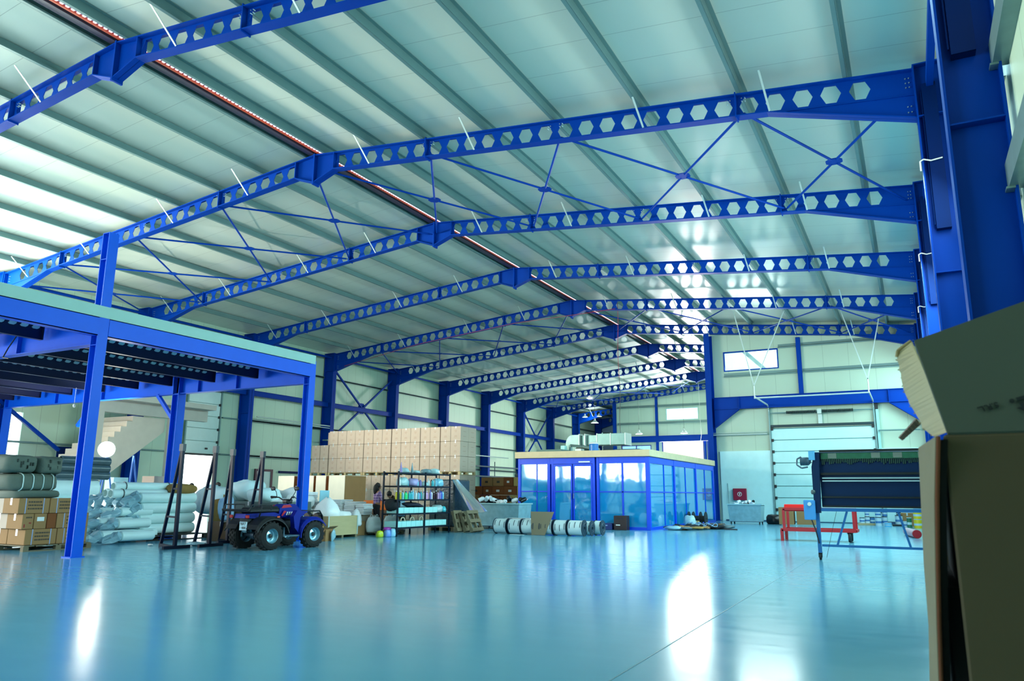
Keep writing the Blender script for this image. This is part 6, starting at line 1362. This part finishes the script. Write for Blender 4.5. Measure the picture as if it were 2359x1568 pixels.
for i in range(60): x = -1.43+i*0.03; q.box(x, x+0.018, 14.59, 14.612, 1.74-rnd.uniform(0.04, 0.10), 1.74)
q.build('drip_fringe', mat('dark_green_drip', (16, 56, 44), 0.5), t)
for z in (1.405, 1.355): q = MB(); q.box(-1.44, 0.40, 14.55, 14.61, z-0.012, z+0.012); q.build('silver_rail', mat('machine_silver_rail', (175, 200, 205), 0.3, metal=0.5), t)
q = MB(); q.prism([(-1.60, 0.80), (-1.50, 0.80), (-1.46, 1.86), (-1.54, 1.86), (-1.60, 1.6)], 14.50, 14.62); q.build('end_plate', MBL, t)
q = MB(); q.box(-1.58, 0.44, 14.52, 14.62, 0.83, 0.885); q.box(-1.52, 0.44, 14.54, 14.58, 0.225, 0.265); q.build('frame_rail', MLB, t)
for x in (-1.56, 0.42): q = MB(); q.bar((x, 14.56, 0.12), (x+0.0, 14.56, 0.83), 0.06, 0.06); q.build('leg', MLB, t)
q = MB(); q.bar((-1.08, 14.57, 0.83), (-1.27, 14.57, 0.26), 0.035, 0.035); q.bar((-0.28, 14.57, 0.83), (-0.14, 14.57, 0.26), 0.035, 0.035); q.build('diagonal_strut', MLB, t)
for x in (-1.56, 0.42):
    q = MB(); q.lathe([(0.012, -0.018), (0.055, -0.018), (0.055, 0.018), (0.012, 0.018)], (x, 14.56, 0.055), 'X', 16); q.box(x-0.03, x+0.03, 14.54, 14.60, 0.10, 0.125); q.box(x-0.03, x-0.022, 14.53, 14.59, 0.04, 0.12); q.box(x+0.022, x+0.03, 14.53, 14.59, 0.04, 0.12); q.build('caster', BLACK, t)
q = MB(); q.rbox(-1.77, -1.58, 14.44, 14.56, 0.68, 1.02, 0.01); cb = q.build('control_box', mat('control_box_blue', (70, 150, 215), 0.4), t)
q = MB(); q.lathe([(0.001, 0), (0.035, 0), (0.03, -0.03), (0.001, -0.03)], (-1.67, 14.44, 0.95), 'Y', 14); q.build('rotary_knob', WHITE, cb)
q = MB(); q.box(-1.63, -1.53, 14.44, 14.56, 1.72, 1.88); q.build('gear_housing', mat('pale_blue_housing', (90, 170, 215), 0.4), t)
q = MB(); q.lathe([(0.001, -0.08), (0.07, -0.08), (0.07, 0.06), (0.03, 0.10), (0.001, 0.10)], (-1.70, 14.5, 1.70), 'X', 16); 
for i in range(6): q.lathe([(0.072, -0.004), (0.082, 0), (0.072, 0.004)], (-1.77+i*0.022, 14.5, 1.70), 'X', 14)
q.path([(-1.76, 14.48, 1.78), (-1.83, 14.46, 1.74), (-1.84, 14.46, 1.64), (-1.76, 14.46, 1.58), (-1.66, 14.5, 1.60)], 0.015, 6); q.build('motor', mat('motor_grey', (90, 110, 125), 0.35, metal=0.5), t)
q = MB(); q.lathe([(0.001, 0), (0.035, 0.01), (0.045, 0.04), (0.03, 0.07), (0.001, 0.08)], (-1.64, 14.5, 1.16), 'X', 14); q.build('side_knob', mat('grey_knob', (80, 90, 90), 0.5), t)
q = MB(); q.path([(-1.66, 14.5, 0.68), (-1.60, 14.48, 0.5), (-1.56, 14.5, 0.28)], 0.012, 5); q.path([(-1.25, 14.6, 0.83), (-1.35, 14.5, 0.45), (-1.45, 14.45, 0.05)], 0.004, 4); q.build('power_cable', BLACK, t)
# paint cans along the back wall
CW = mat('white_can', (190, 215, 225), 0.4); CB = mat('blue_can', (60, 120, 180), 0.4); CD = mat('dark_lid', (10, 16, 30), 0.4); CY = mat('yellow_bucket', (235, 205, 20), 0.4)
def can(label, x, y, z, r, h, m, lid, band=True):
    t = thing('paint_can', label, 'can', (x, y, z), 'cans by the back wall'); q = MB(); q.lathe([(0.001, 0), (r, 0), (r, h), (r*0.94, h)], (x, y, z), 'Z', 16); q.build('body', m, t)
    q = MB(); q.lathe([(r*1.02, h-0.01), (r*1.02, h+0.012), (r*0.85, h+0.012), (r*0.85, h+0.004), (0.001, h+0.004)], (x, y, z), 'Z', 16); q.build('lid', lid, t)
    if band: q = MB(); q.lathe([(r*1.005, h*0.3), (r*1.005, h*0.55)], (x, y, z), 'Z', 16); q.build('label_band', CB if m is CW else CW, t)
CA = [(-1.9, 32.6, 0.07, 0.09, 0.2, CW, CD, 'white can at the low end of the wooden strip'), (-1.72, 32.7, 0.07, 0.09, 0.24, CW, CD, 'white can with dark lid, second along the strip'), (-1.72, 32.7, 0.33, 0.08, 0.18, CW, CW, 'small white can standing on the second can'), (-1.55, 32.8, 0.07, 0.09, 0.22, CB, CD, 'blue can with dark lid behind the white ones'), (-1.32, 32.3, 0.0, 0.11, 0.30, CW, CD, 'tall white can nearer the machine struts'), (-1.32, 32.3, 0.32, 0.10, 0.22, CW, CW, 'white can stacked on the tall white can'), (-1.12, 32.6, 0.0, 0.10, 0.32, CW, CD, 'slim white canister beside the stacked cans'), (-1.1, 32.6, 0.34, 0.09, 0.26, CB, CD, 'blue can with a black cap on top of the slim canister'), (-0.98, 31.6, 0.0, 0.12, 0.13, mat('pale_blue_pail', (90, 185, 230), 0.4), CW, 'low pale blue pail in front of the cans'), (-0.62, 32.4, 0.06, 0.13, 0.32, CW, CD, 'large white can with a black top by itself'), (-0.62, 32.4, 0.40, 0.08, 0.12, CD, CD, 'short black tin standing on the large white can'), (-0.38, 31.2, 0.0, 0.10, 0.2, CW, CW, 'cream can before the brown carton'), (-0.27, 31.0, 0.0, 0.08, 0.34, mat('green_can', (30, 110, 80), 0.4), CW, 'green bottle-like can before the brown carton')]
for x, y, z, r, h, m, lid, n_ in CA: can(n_+' by the back wall', x, y, z, r, h, m, lid)
q = MB(); q.rbox(-2.05, -1.45, 32.5, 32.9, 0, 0.065, 0.005); single(q, 'wooden_strip', WOOD, 'low wooden board carrying white cans by the back wall', 'board')
q = MB(); q.rbox(-0.85, -0.40, 32.2, 32.6, 0, 0.055, 0.005); single(q, 'dark_tray', BLACK, 'dark tray under the large white can by the back wall', 'tray')
cart('brown open carton by the back wall behind the yellow buckets', -0.55, -0.12, 32.4, 32.8, 0, 0.48, CARD)
for i, (z, n_) in enumerate(((0, 'lower'), (0.32, 'upper'))): can('%s yellow bucket of the stack beside the open brown carton' % n_, 0.02, 30.6, z, 0.15, 0.30, CY, CW)
baggy('pale blue plastic bag lying on the stacked yellow buckets', (0.03, 30.6, 0.64), 0.28, 0.3, 0.2, mat('pale_blue_bag', (0, 0, 0)), 62, False)
t = thing('red_cylinder', 'pinkish cylinder with a dark red end lying on the floor near the yellow buckets', 'cylinder', (-0.15, 24, 0))
q = MB(); q.tube((-0.30, 24.9, 0.11), (-0.06, 23.3, 0.11), 0.105, 20); q.build('shell', mat('pinkish_shell', (190, 160, 175), 0.4), t)
q = MB(); q.tube((-0.062, 23.32, 0.11), (-0.045, 23.2, 0.11), 0.11, 20); q.build('end_cap', mat('dark_red_cap', (150, 16, 30), 0.4), t)

# ============================================================ FOREGROUND CARTON
FC = mat('shaded_cardboard_front', (84, 72, 52), 0.95, var=0.08, scale=6); FG = mat('shaded_cardboard_flap', (72, 80, 72), 0.95, var=0.06, scale=4); FS = mat('side_cardboard', (140, 128, 102), 0.9, var=0.08, scale=8); FP = mat('lit_cardboard_flap', (190, 174, 142), 0.85, var=0.08, scale=8)  # one box's cardboard: shaded faces coloured darker, lit flap paler
EDG = mat('torn_card_edge', (120, 66, 40), 0.9)
t = thing('open_carton', 'large opened cardboard box with torn flaps close to the camera', 'carton', (0.2, 1.4, 0.6))
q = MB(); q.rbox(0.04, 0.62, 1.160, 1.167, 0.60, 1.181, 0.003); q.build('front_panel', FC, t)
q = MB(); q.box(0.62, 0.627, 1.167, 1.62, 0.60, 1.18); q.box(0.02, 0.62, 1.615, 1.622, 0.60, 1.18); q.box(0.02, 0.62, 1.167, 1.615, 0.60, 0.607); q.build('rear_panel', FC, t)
q = MB(); q.box(0.042, 0.60, 1.19, 1.60, 0.98, 1.15); q.box(0.026, 0.60, 1.21, 1.60, 0.61, 0.98); q.build('interior_shade_block', mat('interior_shade_black', (6, 6, 6), 0.95), t)  # black block added as the shade inside the box
near = [(0.0305, 1.1443, 1.1778), (0.0217, 1.1585, 1.096), (0.0151, 1.1746, 1.0114), (0.0096, 1.1899, 0.9324), (0.0045, 1.2081, 0.8421), (0.0, 1.22, 0.60)]
far = [(0.0116, 1.4378, 1.1797), (0.0075, 1.4553, 1.0948), (0.0024, 1.4774, 0.9877), (0.0005, 1.4995, 0.8878), (-0.0078, 1.5215, 0.7736), (-0.012, 1.54, 0.60)]
def sheet(mb, A, B_, off):
    """thick sheet between two polylines, off = thickness vector"""
    n = len(A); vs = A+B_+[tuple(p[i]+off[i] for i in range(3)) for p in A]+[tuple(p[i]+off[i] for i in range(3)) for p in B_]
    fs = []
    for i in range(n-1): fs += [(i, i+1, n+i+1, n+i), (2*n+i, 3*n+i, 3*n+i+1, 2*n+i+1), (i, 2*n+i, 2*n+i+1, i+1), (n+i, n+i+1, 3*n+i+1, 3*n+i)]
    fs += [(0, n, 3*n, 2*n), (n-1, 3*n-1, 4*n-1, 2*n-1)]
    mb.add(vs, fs)
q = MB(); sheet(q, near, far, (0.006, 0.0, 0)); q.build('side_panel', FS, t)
q = MB(); q.path([(x+0.0035, y-0.0005, z) for x, y, z in near], 0.0026, 6); q.build('torn_edge', EDG, t)
q = MB(); sheet(q, [(x+0.0062, y+0.004, z-0.004) for x, y, z in near], [(x+0.0062, y, z-0.004) for x, y, z in far], (0.008, 0.0, 0)); q.build('interior_shade_sheet', mat('interior_shade_black', (6, 6, 6)), t)  # black sheet added to keep the torn gap in shade
def lerp(a, b_, k): return tuple(a[i]+(b_[i]-a[i])*k for i in range(3))
b0, b1, c0, c1 = (0.0493, 1.1603, 1.1853), (0.60, 1.175, 1.19), (0.0212, 1.4022, 1.356), (0.62, 1.22, 1.55)
b0, b1, c0, c1 = (0.046, 1.1603, 1.1835), (0.62, 1.166, 1.1852), (0.0186, 1.2285, 1.3243), (0.2686, 1.2721, 1.4097)
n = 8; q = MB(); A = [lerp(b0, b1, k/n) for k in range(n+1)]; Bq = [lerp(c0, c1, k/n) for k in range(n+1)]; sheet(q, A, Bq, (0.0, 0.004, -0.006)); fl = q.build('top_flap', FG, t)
# printing on the flap, upside down as it stands
def flat_text(s, c, size, rot, bold):
    ux = (Vector(c1)-Vector(c0)).normalized(); uy = (Vector(c0)-Vector(b0)); uy = (uy-ux*uy.dot(ux)).normalized(); uz = ux.cross(uy)
    if uz.y > 0: uz = -uz
    ca, sa = math.cos(rot), math.sin(rot); ax = ux*ca+uy*sa; ay = -ux*sa+uy*ca
    az = ax.cross(ay)
    M = Matrix(((ax.x, ay.x, az.x, c[0]), (ax.y, ay.y, az.y, c[1]), (ax.z, ay.z, az.z, c[2]), (0, 0, 0, 1)))
    textmesh('printed_text', s, size, mat('black_ink', (8, 20, 24), 0.8), fl, M, 0.0006, bold)
def onflap(p, lift=0.0035):
    p = Vector(p); e = (Vector((0, 0, 1.1))-p).normalized(); return tuple(p+e*lift)
flat_text('S.R.L.', onflap((0.0962, 1.1772, 1.2173)), 0.0115, PI-0.06, 0.0002)
flat_text('ati', onflap((0.1420, 1.1750, 1.2130)), 0.046, PI/2-0.06, 0.0006)
fb = [(0.0497, 1.168, 1.1864), (0.0315, 1.1833, 1.1799), (0.0305, 1.3358, 1.1923), (0.0206, 1.389, 1.2089), (0.0119, 1.4246, 1.2375), (0.0056, 1.4329, 1.2548), (0.0, 1.4412, 1.2731), (-0.003, 1.4355, 1.2913), (-0.005, 1.4293, 1.3132), (-0.0071, 1.4235, 1.3336), (-0.0049, 1.4223, 1.3438), (0.0071, 1.4265, 1.3533), (0.0163, 1.4298, 1.36), (0.0191, 1.4187, 1.3472), (0.0261, 1.368, 1.3125), (0.0376, 1.2783, 1.2547)]
rnd = random.Random(8); L = [fb[2]]; 
for a, b_ in zip(fb[2:10], fb[3:11]):
    for k in range(1, 4): p = lerp(a, b_, k/3); L.append((p[0]+rnd.uniform(-0.0012, 0.0012), p[1], p[2]+rnd.uniform(-0.001, 0.001)))
L = L[:25]; R_ = [lerp(fb[0], fb[12], k/24) for k in range(25)]
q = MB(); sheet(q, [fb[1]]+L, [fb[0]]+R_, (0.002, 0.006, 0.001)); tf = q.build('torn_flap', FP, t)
q = MB(); q.path([fb[9], fb[10], fb[11], fb[12]], 0.003, 6); 
for i in range(0, 24, 2): q.path([L[i], (L[i][0]-rnd.uniform(0.001, 0.004), L[i][1], L[i][2]+rnd.uniform(-0.003, 0.003))], 0.0012, 4)
q.build('frayed_edge', mat('frayed_paper', (170, 150, 110), 0.9), tf)
q = MB(); a, b_, c, d = (-0.0154, 1.4655, 1.2005), (-0.0104, 1.4692, 1.1961), (0.0199, 1.4789, 1.2235), (0.0141, 1.4736, 1.2331)
for i in range(13):
    k0 = i/13; p, r = lerp(a, d, k0), lerp(b_, c, k0); q.tube(p, r, 0.0022+0.0006*(i % 2), 6)
q.build('corrugated_scrap', mat('corrugated_card', (150, 130, 124), 0.9), tf)
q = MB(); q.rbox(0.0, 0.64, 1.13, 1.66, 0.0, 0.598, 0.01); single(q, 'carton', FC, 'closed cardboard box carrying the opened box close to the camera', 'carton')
